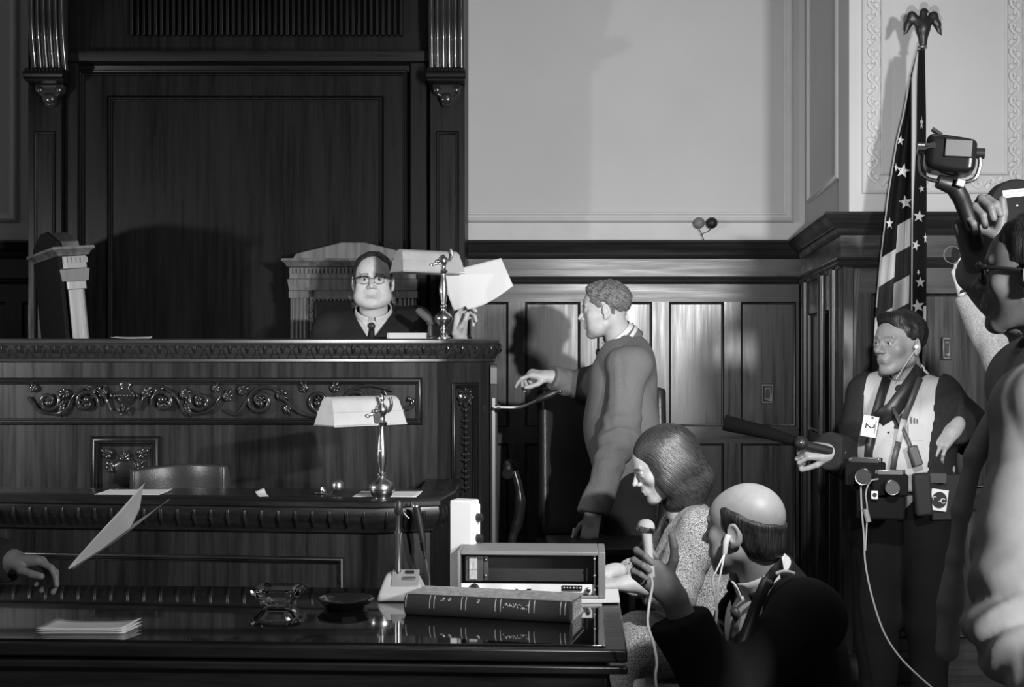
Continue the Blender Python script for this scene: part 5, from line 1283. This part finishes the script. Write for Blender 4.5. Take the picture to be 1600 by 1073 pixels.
B.collar(r=.076, hgt=.058, gap=.10, tilt=14, up=.022); B.tie(.32, .036, mat('striped_tie', .05, .5, var=.9, vscale=(10, 10, 60)))
B.collar(r=.090, hgt=.064, gap=.55, tilt=10, up=-.012, mt=COAT, pts=False, name='coat_collar', th=.005)
def hb(Q):
    c = G(el((0, -.020, .042), (.0840, .1010, .087))); c.u(el((0, -.050, -.030), (.066, .058, .050)), .03); c = disp(c, wrinkle(.0014, 170, 3, (1, 1, .3)))
    g = G(c); hp_ = half((0, -.03, .054), (0, -.34, 1)); wn_ = wrinkle(.005, 95, 21); g.cut(lambda Q: hp_(Q)+wn_(Q), .016); g.sub(el((0, .112, .0), (.085, .060, .12)), .008); g.sub(el((0, .035, -.105), (.1, .12, .065)), .012)
    for s in (-1, 1): g.sub(el((s*.09, -.002, .0), (.02, .022, .034)), .006)
    return g(Q)
B.hair(hb, hairmat('short_dark_fringe', .012))
# strap with buckles, shoulder tab
jac = off(B.torso, .03)
mb = MB(); mb.box(P(1193, 918, 3.42), (.030, .006, .052), rot('Y', 24)); mb.box(P(1185, 935, 3.41), (.022, .006, .030), rot('Y', 24)); mb.box(P(1167, 986, 3.40), (.022, .006, .055), rot('Y', 22)); mb.build('strap_buckles', STEEL if False else MGREY, o, bevel=.003)
mb = MB(); mb.tube(catmull([P(1209, 898, 3.46), P(1220, 893, 3.47), P(1232, 893, 3.48), P(1241, 896, 3.49)], 4), .0045, 8); mb.build('shoulder_tab', PAPER, o)
strap(o, [P(1222, 880, 3.56), P(1208, 896, 3.44), P(1195, 915, 3.405), P(1182, 945, 3.40), P(1160, 1005, 3.39), P(1140, 1060, 3.37)], .03, BLACK)
ep = thing('earphone', 'white corded earphone hanging from the ear of the balding person', 'earphone', tuple(P(1115, 960, 3.5)))
WC = mat('white_cable', .62, .5)
earp = H @ (Vector((-.086, .004, -.004))*1.07)
MB().tube([earp+Vector((0, -.004, .004)), earp+Vector((-.008, -.010, -.012)), earp+Vector((-.012, -.012, -.045))], [.010, .0085, .0065], 12).build('earpiece', LGREY, ep)
e0 = earp+Vector((-.012, -.012, -.043))
mb = MB(); mb.tube(catmull([e0, P(1120, 890, 3.58), P(1114, 905, 3.5), P(1117, 935, 3.45), P(1120, 955, 3.42)], 8), .0024, 6); mb.tube(catmull([e0, P(1126, 895, 3.58), P(1122, 915, 3.5), P(1120, 955, 3.42)], 8), .0024, 6)
mb.tube(catmull([P(1120, 952, 3.42), P(1118, 975, 3.38), P(1111, 1000, 3.37), P(1112, 1025, 3.36), P(1120, 1045, 3.36), P(1124, 1070, 3.37)], 8), .0040, 6); mb.build('cord', WC, ep)
mk = thing('hand_microphone', 'hand-held microphone with round pale head and white cable in the balding person hand', 'microphone', tuple(P(1014, 860, 3.30)))
MB().ell(P(1009, 823, 3.30), (.0225, .0225, .020)).build('grille', mat('mic_foam', .6, .8, bump=.7, bscale=(700, 700, 700)), mk, smooth=60)
MB().lathe([(.0225, -.006), (.023, 0), (.0225, .006)], P(1009, 826, 3.30), 24, rot('Y', 10)).build('grille_ring', CHROME, mk)
MB().tube([P(1010, 832, 3.30), P(1011, 842, 3.30), P(1017, 900, 3.315)], [.014, .0125, .0105], 16).build('handle', LGREY, mk)
MB().tube(catmull([P(1017, 899, 3.315), P(1019, 915, 3.29), P(1014, 945, 3.24), P(1012, 975, 3.24), P(1021, 1005, 3.24), P(1026, 1035, 3.24), P(1024, 1060, 3.24), P(1030, 1120, 3.26), P(1032, 1300, 3.3), Vector((.42, 3.34, .01))], 8), .0036, 6).build('cable', WC, mk)

# ---- 5 photographer in white shirt with straps and cameras
o = person('photographer in white shirt and tie wearing camera straps and a press badge by the flag', (PX(1415, 5.1), 5.1, 0))
H = hmat(P(1405, 541, 5.1), (-.86, -.50, .0)); N = P(1420, 600, 5.13)
J = dict(head=H, hs=1.0, neck=N, pelvis=P(1412, 762, 5.12), cf=(-.55, -.84, 0), nr=.054, lipm=mat('lips_mid', .15, .5),
         sr=P(1362, 618, 5.20), er=P(1338, 722, 5.12), wr=P(1298, 706, 4.95), sl=P(1462, 622, 5.02), el=P(1522, 680, 5.24), wl=P(1496, 664, 4.97))
standing_legs(J, J['pelvis'], (-.84, .55, 0), 0, (-.55, -.84, 0))
SK5 = skin('skin_mid', .23)
B = Body(o, J, SK5, head_local(1.02, 1.05, 1.1), belly=.03, thick=1.05, sh=.056)
B.body([('r', handM(P(1299, 706, 4.95), (-1, -.05, .05), (.1, -.75, .6)), dict(curl=GRIP, thumb=((.5, .8, -.5), (.1, .95, -.6), (0, .9, -.6)), sc=1.0)),
        ('l', handM(P(1490, 669, 4.96), (-.60, -.25, -.55), (-.4, -.75, .5)), dict(curl=LOOSE, sc=1.0))])
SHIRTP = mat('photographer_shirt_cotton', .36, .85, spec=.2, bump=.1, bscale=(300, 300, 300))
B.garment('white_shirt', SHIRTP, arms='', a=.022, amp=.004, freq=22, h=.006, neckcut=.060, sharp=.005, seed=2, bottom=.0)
B.garment('dark_jacket', SUITB, arms='lr', a=.034, amp=.004, h=.009, neckcut=.075, vdepth=.60, vw=.04, vmin=.115, armcut={'l': .93, 'r': .93}, bottom=-.22, seed=6, ef=.002, ao=.008)
B.garment('trousers', mat('shaded_trousers', .005, .9, spec=.1), legs=True, torso=False, arms='', a=.024, amp=.004, h=.012, it=1)  # trousers coloured darker to stand for the shadow over the legs
B.collar(r=.063, hgt=.036, gap=.2, tilt=15, up=.016); B.tie(.16, .032, top=.012)
for k in 'lr': shoe(o, J['a'+k], J['a'+k]+Vector((-.10, -.14, -.045)))
def hp(Q):
    c = G(el((0, -.020, .052), (.084, .103, .090))); c.u(cap((-.035, .052, .108), (.035, .054, .108), .018), .03); c = disp(c, wrinkle(.0015, 140, 6))
    g = G(c); g.sub(el((0, .100, .0), (.072, .066, .096)), .008); g.sub(el((0, .06, -.075), (.1, .11, .07)), .008); g.sub(el((0, -.05, -.115), (.1, .1, .072)), .01)
    for s in (-1, 1): g.sub(el((s*.088, .0, -.002), (.02, .026, .034)), .006)
    return g(Q)
B.hair(hp, hairmat('black_combed_hair', .006))
shf = off(B.torso, .036)
def SP(px_, py_, pad=.006): return onfront(shf, px_, py_, 5.0, pad)
strap(o, [SP(1440, 577), SP(1430, 592), SP(1414, 615), SP(1395, 640), SP(1372, 655)], .062, BLACK, 'broad_strap')
strap(o, [SP(1386, 590), SP(1378, 615), SP(1368, 650), SP(1360, 690), SP(1357, 725)], .036, BLACK, 'camera_strap')
strap(o, [SP(1438, 590, .012), SP(1426, 620, .012), SP(1412, 655, .012)], .022, DGREY, 'camera_strap')
strap(o, [SP(1412, 655, .012), SP(1404, 690, .012)], .022, mat('strap_webbing', .33, .7), 'strap_pad')
strap(o, [SP(1404, 690, .012), SP(1398, 715, .012), SP(1394, 740, .012)], .022, DGREY, 'camera_strap')
strap(o, [SP(1393, 632, .010), SP(1406, 660, .010), SP(1420, 690, .010), SP(1428, 715, .010)], .014, DGREY, 'thin_strap')
mb = MB(); q = SP(1428, 657, .012)
for k, (dx, m_) in enumerate(((-.012, 0), (0, 0), (.010, 0))): mb.tube([q+Vector((dx, -.004, .014-.004*k)), q+Vector((dx+.002, -.004, -.03))], .0032, 6)
mb.build('pocket_pens', STEEL, o)
mb = MB(); mb.box(SP(1431, 675, .008), (.055, .004, .062)); mb.build('shirt_pocket', SHIRTP, o)
mb = MB(); mb.box(P(1412, 745, 4.965), (.30, .02, .035), rot('Z', -18)); mb.build('belt', BLACK, o)
hearp = H @ Vector((-.086, .002, -.002))
mb = MB(); mb.ell(H @ Vector((-.090, .004, -.002)), .0085); mb.build('ear_plug', PAPER, o)
MB().tube(catmull([H @ Vector((-.090, .006, -.01)), P(1408, 580, 4.99), P(1400, 592, 4.98)], 5), .0012, 5).build('ear_wire', LGREY, o)
bd = thing('press_badge', 'white press badge reading 2 sideways hanging on the photographer chest', 'badge', tuple(P(1358, 683, 4.90)))
bc = P(1359, 666, 4.905); Rb_ = rot('Y', 10)
MB().box(bc, (.056, .002, .076), Rb_).build('card', PAPER, bd)
Mt = Matrix((Vector((0, 0, -1)), Vector((1, 0, 0)), Vector((0, -1, 0)))).transposed(); Mt = (Rb_ @ Mt).to_4x4(); Mt.translation = bc+Rb_ @ Vector((-.002, -.0022, .002)); text('2', 'number', .05, Mt, INK, bd)
mb = MB(); mb.box(bc+Rb_ @ Vector((.020, -.0016, .0)), (.005, .001, .046), Rb_); mb.build('printed_line', MGREY, bd); MB().cyl(bc+Rb_ @ Vector((.004, -.002, .032)), bc+Rb_ @ Vector((.004, -.004, .032)), .0045).build('eyelet', BLACK, bd)
# cameras at his belt
def camera(name, label, c, s, lens=True, yaw=-20):
    c = V3(c); R = rot('Z', yaw); o2 = thing(name, label, 'camera', tuple(c))
    MB().box(c, (.14*s, .05*s, .085*s), R).build('camera_body', mat('camera_leatherette', .005, .8, spec=.1), o2, bevel=.006)
    mb = MB(); mb.box(c+R @ Vector((0, 0, .050*s)), (.10*s, .035*s, .02*s), R); mb.cyl(c+R @ Vector((.05*s, 0, .042*s)), c+R @ Vector((.05*s, 0, .060*s)), .011*s); mb.cyl(c+R @ Vector((-.05*s, 0, .042*s)), c+R @ Vector((-.05*s, 0, .058*s)), .009*s); mb.build('top_plate', CHROME, o2, bevel=.002)
    a = c+R @ Vector((0, -.025*s, -.005*s)); b_ = c+R @ Vector((0, -.085*s, -.005*s)); MB().cyl(a, b_, .030*s, .028*s, 24).build('lens', BLACK, o2); MB().tube([b_+R @ Vector((.027*s*math.cos(i*math.pi/12), 0, .027*s*math.sin(i*math.pi/12))) for i in range(25)], .0014, 6, caps=False).build('lens_ring', STEEL, o2); return o2
camera('camera', 'small chrome topped camera hanging at the front of the photographer waist', P(1352, 740, 4.86), 1.0)
camera('camera', 'dark camera hanging lower at the belt of the photographer', P(1390, 757, 4.82), .9, yaw=-8)
gb = thing('gear_bag', 'black gear case with a small printed square sticker at the photographer hip', 'camera bag', tuple(P(1368, 800, 4.85)))
MB().box(P(1375, 782, 4.87), (.17, .09, .13), rot('Z', -12)).build('case', mat('camera_leatherette', .005, .8, spec=.1), gb, bevel=.01)
gs = P(1366.5, 773, 4.795); MB().box(gs, (.022, .002, .028), rot('Z', -12)).build('sticker', PAPER, gb); MB().cyl(gs+Vector((0, -.001, 0)), gs+Vector((0, -.003, 0)), .008).build('sticker_mark', INK, gb)
pc = thing('leather_pouch', 'grey flashgun battery pouch hanging at the right hip of the photographer', 'pouch', tuple(P(1440, 805, 4.9)))
MB().box(P(1441, 772, 4.89), (.062, .04, .155), rot('Y', -4)).build('case', mat('pouch_grey', .016, .7, spec=.2), pc, bevel=.01); MB().box(P(1430, 712, 4.87), (.035, .025, .075), rot('Y', -18)).build('clip_holder', DGREY, pc, bevel=.006)
lb = thing('recorder_box', 'black box with white label bearing a black disc and curling letters behind the pouch', 'recorder', tuple(P(1468, 810, 4.93)))
MB().box(P(1474, 775, 4.99), (.13, .08, .17), rot('Z', 10)).build('case', BLACK, lb, bevel=.006)
lc = P(1467, 781, 4.925); Rl = rot('Z', 10) @ rot('Y', 8); MB().box(lc, (.066, .004, .078), Rl).build('label', mat('aged_label', .5, .7), lb)
A_ = lc+Rl @ Vector((0, -.0028, .0)); MB().cyl(A_, A_+Rl @ Vector((0, -.001, 0)), .030, n=32).build('disc', INK, lb)
def ringtxt(cx_, cz_, r, a0, a1): return [A_+Rl @ Vector((cx_+r*math.cos(math.radians(a0+(a1-a0)*i/14)), -.003, cz_+r*math.sin(math.radians(a0+(a1-a0)*i/14)))) for i in range(15)]
mb = MB(); mb.tube(ringtxt(-.020, .004, .007, 40, 230), .0013, 5); mb.tube(ringtxt(-.002, .002, .007, -110, 30), .0013, 5); mb.tube(ringtxt(.0145, -.001, .0085, 30, 330), .0015, 5); mb.build('lettering', LGREY, lb)
# cables from his gear
cbl = thing('gear_cable', 'long pale cable running from the photographer gear down to the floor', 'cable', tuple(P(1380, 900, 4.8)))
mb = MB(); mb.tube(catmull([P(1345, 748, 4.83), P(1346, 790, 4.80), P(1350, 840, 4.78), P(1352, 880, 4.77), P(1362, 930, 4.72), P(1380, 985, 4.62), P(1405, 1025, 4.52), P(1440, 1060, 4.42), P(1470, 1085, 4.3)], 8), .0033, 6)
mb.build('pale_cord', mat('cord_grey', .20, .6), cbl)
mb = MB(); mb.tube(catmull([P(1372, 748, 4.80), P(1360, 752, 4.79), P(1353, 770, 4.79), P(1355, 800, 4.79), P(1352, 860, 4.775)], 8), .003, 6); mb.build('coiled_cord', mat('cord_grey', .2), cbl)
mb = MB(); mb.tube([P(1352, 795, 4.785), P(1357, 815, 4.785)], [.010, .010], 10); mb.build('plug', MGREY, cbl)
# shotgun microphone with a long dark tube in his right hand
sg = thing('gun_microphone', 'dark hand-held tube with shiny end gripped in the photographer outstretched hand', 'flashgun', tuple(P(1275, 705, 4.93)))
MB().cyl(P(1250, 693, 4.90), P(1298, 705, 4.93), .017).build('grip', BLACK, sg)
MB().cyl(P(1297, 704, 4.93), P(1305, 706, 4.935), .010).build('end_cap', CHROME, sg)
MB().ell(P(1252, 692, 4.87), (.026, .03, .026)).build('head', BLACK, sg); MB().ell(P(1252, 692, 4.842), .005).build('lamp', CHROME, sg)  # small chrome bead added as the highlight on the dark head
MB().tube([P(1246, 690, 4.90), P(1200, 676, 4.95), P(1132, 660, 5.0)], [.018, .024, .030], 16).build('gun_tube', mat('dull_dark_tube', .003, .9, spec=.1), sg)

# ---- 6 camera operator behind, one forearm raised to a film camera
o = person('camera operator with a light sleeve and wristwatch raising a hand to a film camera', (PX(1640, 4.5), 4.5, 0))
H = hmat(P(1640, 430, 4.45), (-1, .1, .1)); N = P(1655, 500, 4.5)
J = dict(head=H, hs=1.0, neck=N, pelvis=P(1660, 690, 4.5), cf=(-1, .1, 0), sl=P(1640, 530, 4.32), el=P(1570, 560, 4.22), wl=P(1517, 462, 4.28), sr=P(1640, 530, 4.68), er=P(1590, 590, 4.7), wr=P(1560, 500, 4.62))
standing_legs(J, J['pelvis'], (0, 1, 0), 0, (-1, 0, 0))
SK6 = skin('skin_light', .35)  # one even, fairly light skin tone
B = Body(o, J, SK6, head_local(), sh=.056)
B.body([('l', handM(P(1515, 460, 4.28), (-.30, -.02, 1), (-.75, -.6, .1)), dict(curl=((35, 50, 30), (42, 55, 30), (48, 56, 30), (52, 56, 30)), sc=1.0))])
LS = tweed('light_sleeve_cloth', .12, .20, 200)
B.garment('light_shirt', LS, a=.020, amp=.005, h=.009, armcut={'l': .98, 'r': .95}, bottom=-.1, neckcut=.06, legs=False)
B.garment('trousers', SUITB, legs=True, torso=False, arms='', a=.022, h=.012, it=1)
B.hair(hp, hairmat('black_combed_hair_b', .012))
MB().lathe([(.034, -.006), (.036, -.004), (.036, .004), (.034, .006)], P(1516, 457, 4.28), 20, basis((1, 0, 0), J['wl']-J['el'])).build('wristwatch', BLACK, o)
fcam = thing('film_camera', 'black film camera with round film magazine and masking tape label', 'film camera', tuple(P(1560, 400, 4.35)))
c = P(1584, 322, 4.35); r_ = 41*4.35/F
MB().cyl(c+Vector((0, .04, 0)), c-Vector((0, .03, 0)), r_, n=64).build('film_magazine', mat('magazine_black', .010, .7, spec=.2), fcam, bevel=.006)
MB().ell(c-Vector((0.0, .032, .002)), (.006, .004, .006)).build('magazine_screw', STEEL, fcam)
tc_ = c+Vector((PX(580, 4.35)-PX(584, 4.35), -.0325, (322-303.5)*4.35/F)); Rt_ = rot('Y', -6)
MB().box(tc_, (.078, .001, .024), Rt_).build('tape_label', PAPER, fcam)
M0 = (Rt_ @ Matrix((Vector((1, 0, 0)), Vector((0, 0, 1)), Vector((0, -1, 0)))).transposed()).to_4x4(); M0.translation = tc_+Rt_ @ Vector((0, -.001, .004)); text('F.S. NEG-PIERA', 'tape_writing', .0095, M0, MGREY, fcam)
M1 = M0.copy(); M1.translation = tc_+Rt_ @ Vector((-.025, -.001, -.007)); text('7SX', 'tape_writing', .009, M1, MGREY, fcam)
MB().box(P(1568, 385, 4.36), (.17, .09, .13)).build('camera_body', BLACK, fcam, bevel=.008)
MB().cyl(P(1540, 395, 4.34), P(1493, 398, 4.32), .022, .026, 24).build('lens', BLACK, fcam)
mb = MB(); mb.tube([P(1488, 398, 4.30)+Vector((.027*math.cos(i*math.pi/12), 0, .027*math.sin(i*math.pi/12))) for i in range(25)], .0018, 6, caps=False); mb.build('lens_hood', DGREY, fcam)
mb = MB(); mb.box(P(1565, 367, 4.30), (.022, .008, .008)); mb.box(P(1569, 372, 4.30), (.010, .008, .028)); mb.build('bright_bracket', PAPER, fcam)
MB().tube([P(1512, 408, 4.20), P(1509, 455, 4.19)], [.010, .008], 10).build('focus_handle', BLACK, fcam)

# ---- 7 man in light jacket and glasses holding up a lamp, close on the right
o = person('person in light grey jacket and black glasses holding up a portable light', (PX(1620, 2.6), 2.6, 0))
H = hmat(P(1618, 436, 2.62), (-.84, .54, .05)); N = P(1658, 548, 2.62)
J = dict(head=H, hs=1.0, neck=N, pelvis=P(1745, 1040, 2.62), cf=(-.72, .69, 0), nr=.056,
         sr=P(1630, 600, 2.80), er=P(1655, 560, 3.02), wr=P(1538, 418, 2.83), sl=P(1645, 645, 2.40), el=P(1582, 985, 2.30), wl=P(1690, 1130, 2.14))
J['er'] = P(1665, 540, 2.98)
standing_legs(J, J['pelvis'], (.69, .72, 0), 0, (-.72, .69, 0))
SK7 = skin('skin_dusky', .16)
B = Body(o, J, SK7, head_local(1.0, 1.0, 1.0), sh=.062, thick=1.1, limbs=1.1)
B.body([('r', handM(P(1531, 406, 2.835), (-.28, -.03, 1), (-.35, .95, .0)), dict(curl=((52, 74, 40), (58, 78, 42), (64, 78, 42), (68, 78, 42)), spread=2, thumb=((.80, .75, -.30), (.40, .95, -.15), (.2, 1, -.05)), sc=1.05)), ('l', handM(J['wl'], (.5, 0, -.5), (0, 0, 1)), dict(curl=LOOSE))])
JK = mat('light_grey_jacket_cloth', .26, .85, var=.06, vscale=(40, 40, 40), spec=.2, bump=.04, bscale=(700, 700, 700))
pz = [(1556, 645), (1522, 715), (1502, 800), (1492, 870), (1484, 945), (1481, 1015)]
g = None
for (ax_, ay_), (bx_, by_) in zip(pz[:-1], pz[1:]):
    q = cap(P(ax_, ay_, 2.47), P(bx_, by_, 2.47), .017, .019); g = G(q) if g is None else g.u(q, .01)
sdfobj('jacket_front_edge', disp(g, wrinkle(.003, 30, 2)), arr(P(1450, 1060, 2.47))-.06, arr(P(1600, 600, 2.47))+.06, .005, JK, o)
B.garment('light_jacket', JK, a=.030, amp=.006, freq=13, h=.0075, neckcut=.066, sharp=.012, ef=.012, ao=-.010, ak=.010, armcut={'r': .93, 'l': .95}, bottom=-.16, seed=8)
B.garment('trousers', SUITB, legs=True, torso=False, arms='', a=.022, h=.014, it=1)
B.collar(r=.070, hgt=.045, gap=.3, tilt=12, mt=JK, pts=False, name='jacket_collar', th=.005)
wz = Vector(J['wr']).lerp(Vector(J['er']), .10); dz = (Vector(J['wr'])-Vector(J['er'])).normalized()
MB().tube([wz-dz*.035, wz-dz*.02, wz+dz*.0, wz+dz*.014], [.042, .047, .046, .041], 28).build('sleeve_cuff', JK, o, smooth=60)
def h7(Q):
    c = G(el((0, -.022, .050), (.085, .104, .091))); c = disp(c, wrinkle(.0015, 140, 6))
    g = G(c); g.sub(el((0, .100, -.005), (.074, .072, .105)), .008); g.sub(el((0, .06, -.075), (.1, .11, .07)), .008); g.sub(el((0, -.05, -.115), (.1, .1, .072)), .01)
    for s in (-1, 1): g.sub(el((s*.088, .0, -.002), (.02, .026, .034)), .006)
    return g(Q)
B.hair(h7, hairmat('dark_hair_near', .010))
glasses(B, BLACK, BLACK, s=1.9)
# portable film light he holds
fl2 = thing('portable_light', 'black portable film light with grey glass window in a chrome yoke held overhead', 'film light', tuple(P(1484, 285, 2.78)))
Rc = rot('Y', 5) @ rot('Z', -14); c = P(1484, 245, 2.78)
hs_ = G(rbox((0, 0, 0), (.050, .045, .042), .016)); hs_.cut(half((.0, .0, .040), (.18, 0, 1)), .01); hs_.cut(half((-.02, 0, -.04), (-.30, 0, -1)), .02); hs_.cut(half((.035, 0, -.038), (.5, 0, -1)), .01)
M_ = Rc.to_4x4(); M_.translation = c
sdfobj('housing', xf(hs_, M_), arr(c)-.09, arr(c)+.09, .0025, mat('lamp_black_enamel', .008, .28), fl2)
W_ = c+Rc @ Vector((.014, -.0455, .011)); MB().box(W_, (.052, .003, .034), Rc).build('glass_window', mat('grey_window_glass', .16, .3), fl2, bevel=.001)
mb = MB(); mb.frame(W_+Rc @ Vector((-.028, -.0008, -.019)), Rc @ Vector((1, 0, 0)), Rc @ Vector((0, 0, 1)), Rc @ Vector((0, -1, 0)), .056, .038, .003, .003); mb.build('window_rim', BLACK, fl2)
mb = MB(); mb.tube(catmull([c+Rc @ Vector((-.058, 0, .010)), c+Rc @ Vector((-.058, -.002, -.02)), c+Rc @ Vector((-.046, -.004, -.045)), c+Rc @ Vector((0, -.004, -.054)), c+Rc @ Vector((.048, -.004, -.046)), c+Rc @ Vector((.060, -.002, -.02)), c+Rc @ Vector((.058, 0, .010))], 5), .0045, 8); mb.build('yoke', CHROME, fl2)
mb = MB(); mb.cyl(c+Rc @ Vector((-.066, -.01, .012)), c+Rc @ Vector((-.048, -.01, .012)), .012); mb.cyl(c+Rc @ Vector((-.048, -.035, .014)), c+Rc @ Vector((-.036, -.052, .014)), .006); mb.build('pivot_knob', CHROME, fl2)
mb = MB(); mb.cyl(c+Rc @ Vector((.052, 0, .010)), c+Rc @ Vector((.068, 0, .010)), .011); mb.build('pivot_knob', BLACK, fl2); mb = MB(); mb.cyl(c+Rc @ Vector((-.020, 0, .044)), c+Rc @ Vector((-.040, 0, .056)), .005); mb.build('thumb_screw', CHROME, fl2)
mb = MB(); mb.tube([P(1465, 283, 2.78), P(1490, 290, 2.78), P(1502, 310, 2.79), P(1515, 345, 2.80), P(1527, 388, 2.80)], [.014, .020, .018, .017, .016], 14); mb.build('handle', BLACK, fl2, smooth=60)
MB().box(P(1500, 286, 2.755), (.018, .012, .016), rot('Y', 20)).build('trigger_block', mat('pale_wood_edge', .2, .4), fl2, bevel=.002)

# ---- 8 person at the left, only the hand with a sheet shows
o = person('person at the far left whose hand waves a white sheet above the table', (-1.86, 3.3, 0))
J = dict(head=hmat((-1.85, 3.3, 1.45), (1, .3, 0)), neck=Vector((-1.86, 3.28, 1.31)), pelvis=Vector((-1.9, 3.25, .80)), cf=(1, .2, 0),
         sr=Vector((-1.84, 3.08, 1.25)), er=Vector((-1.62, 2.98, 1.02)), wr=Vector((-1.7, 3.0, .8)), sl=Vector((-1.82, 3.48, 1.25)), el=Vector((-1.56, 3.52, 1.02)), wl=P(14, 877, 3.42))
J['wr'] = Vector((-1.45, 2.86, .86)); pel = J['pelvis']
standing_legs(J, pel, (.2, -1, 0), 0, (1, .2, 0))
B = Body(o, J, SK7, head_local())
B.body([('l', handM(P(10, 876, 3.42), (1, .0, -.02), (.1, .2, 1)), dict(curl=((24, 34, 20), (36, 46, 25), (50, 60, 25), (60, 60, 25)), thumb=((.5, .8, -.4), (.25, .95, -.3), (.1, 1, -.2))))])
B.garment('black_suit', SUITB, a=.022, h=.011, armcut={'l': .97, 'r': .93}, legs=True)
B.hair(hp, hairmat('dark_hair_left', .012))
sh_ = thing('waved_paper', 'long curved white sheet held up in the hand at the left', 'paper', tuple(P(110, 885, 3.40)))
def wp(u, v):
    cl = [(106, 887), (150, 838), (190, 795), (214, 767), (226, 755)]; cr_ = [(108, 889), (160, 858), (204, 826), (218, 795), (224, 757)]
    x0_ = np.interp(v, [0, .25, .5, .75, 1], [c_[0] for c_ in cl]); y0_ = np.interp(v, [0, .25, .5, .75, 1], [c_[1] for c_ in cl]); x1_ = np.interp(v, [0, .25, .5, .75, 1], [c_[0] for c_ in cr_]); y1_ = np.interp(v, [0, .25, .5, .75, 1], [c_[1] for c_ in cr_])
    return tuple(P(x0_+(x1_-x0_)*u, y0_+(y1_-y0_)*u, 3.42+.10*u*math.sin(v*3)+.05*v))
MB().grid(wp, 10, 24).build('sheet', mat('grey_white_sheet', .55, .8), sh_, solid=.0012, smooth=180)
def wp2(u, v):
    a_ = (112+150*v, 888-82*v-26*v*v); b_ = (112+150*v+4, 888-82*v-26*v*v-10*math.sin(v*3.1)); return tuple(P(a_[0]+(b_[0]-a_[0])*u, a_[1]+(b_[1]-a_[1])*u, 3.54+.1*v))
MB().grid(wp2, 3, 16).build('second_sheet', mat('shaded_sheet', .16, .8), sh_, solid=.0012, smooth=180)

# ---- nest details under the part they belong to
def nest(root, host, names):
    for r_ in [q for q in bpy.data.objects if q.parent is None and q.name.split('.')[0] == root]:
        hs_ = [c for c in r_.children if c.name.split('.')[0] == host]
        if not hs_: continue
        for c in list(r_.children):
            if c.name.split('.')[0] in names: c.parent = hs_[0]
nest('radio_receiver', 'control_panel', ('knob', 'input_sockets')); nest('radio_receiver', 'speaker_module', ('meter_window', 'screw')); nest('radio_receiver', 'cabinet', ('foot',))
nest('desk_lamp', 'lamp_shade', ('shade_rim', 'bulb')); nest('desk_lamp', 'bracket', ('pull_chain',))
nest('desk_microphone', 'base', ('name_plate', 'push_bar', 'switch')); nest('law_book', 'spine', ('gilt_bands', 'gilt_lettering'))
nest('judges_bench', 'frieze_moulding', ('frieze_carving',)); nest('judges_bench', 'corner_panel_moulding', ('corner_carving',)); nest('judges_bench', 'panel_moulding', ('panel_carving',)); nest('judges_bench', 'corner_post', ('post_channel', 'post_plate'))
nest('carved_backboard', 'console', ()); nest('film_camera', 'film_magazine', ('magazine_screw', 'tape_label', 'tape_writing')); nest('film_camera', 'lens', ('lens_hood',)); nest('camera', 'lens', ('lens_ring',))
nest('portable_light', 'yoke', ('pivot_knob',)); nest('portable_light', 'housing', ('glass_window', 'window_rim', 'thumb_screw')); nest('press_badge', 'card', ('number', 'printed_line', 'eyelet')); nest('recorder_box', 'label', ('disc', 'lettering')); nest('gear_bag', 'case', ('sticker', 'sticker_mark'))
nest('hand_microphone', 'handle', ('grille_ring',)); nest('control_box', 'face_plate', ('knob',)); nest('witness_armchair', 'seat', ('nailhead',))
nest('person', 'shirt', ('shirt_collar', 'collar', 'necktie')); nest('person', 'white_shirt', ('collar', 'necktie', 'pocket_pens', 'shirt_pocket')); nest('person', 'suit_jacket', ('jacket_collar',)); nest('person', 'black_coat', ('coat_collar', 'shoulder_tab')); nest('person', 'light_jacket', ('jacket_collar', 'sleeve_cuff', 'jacket_front_edge'))
nest('person', 'strap', ('strap_buckles',))
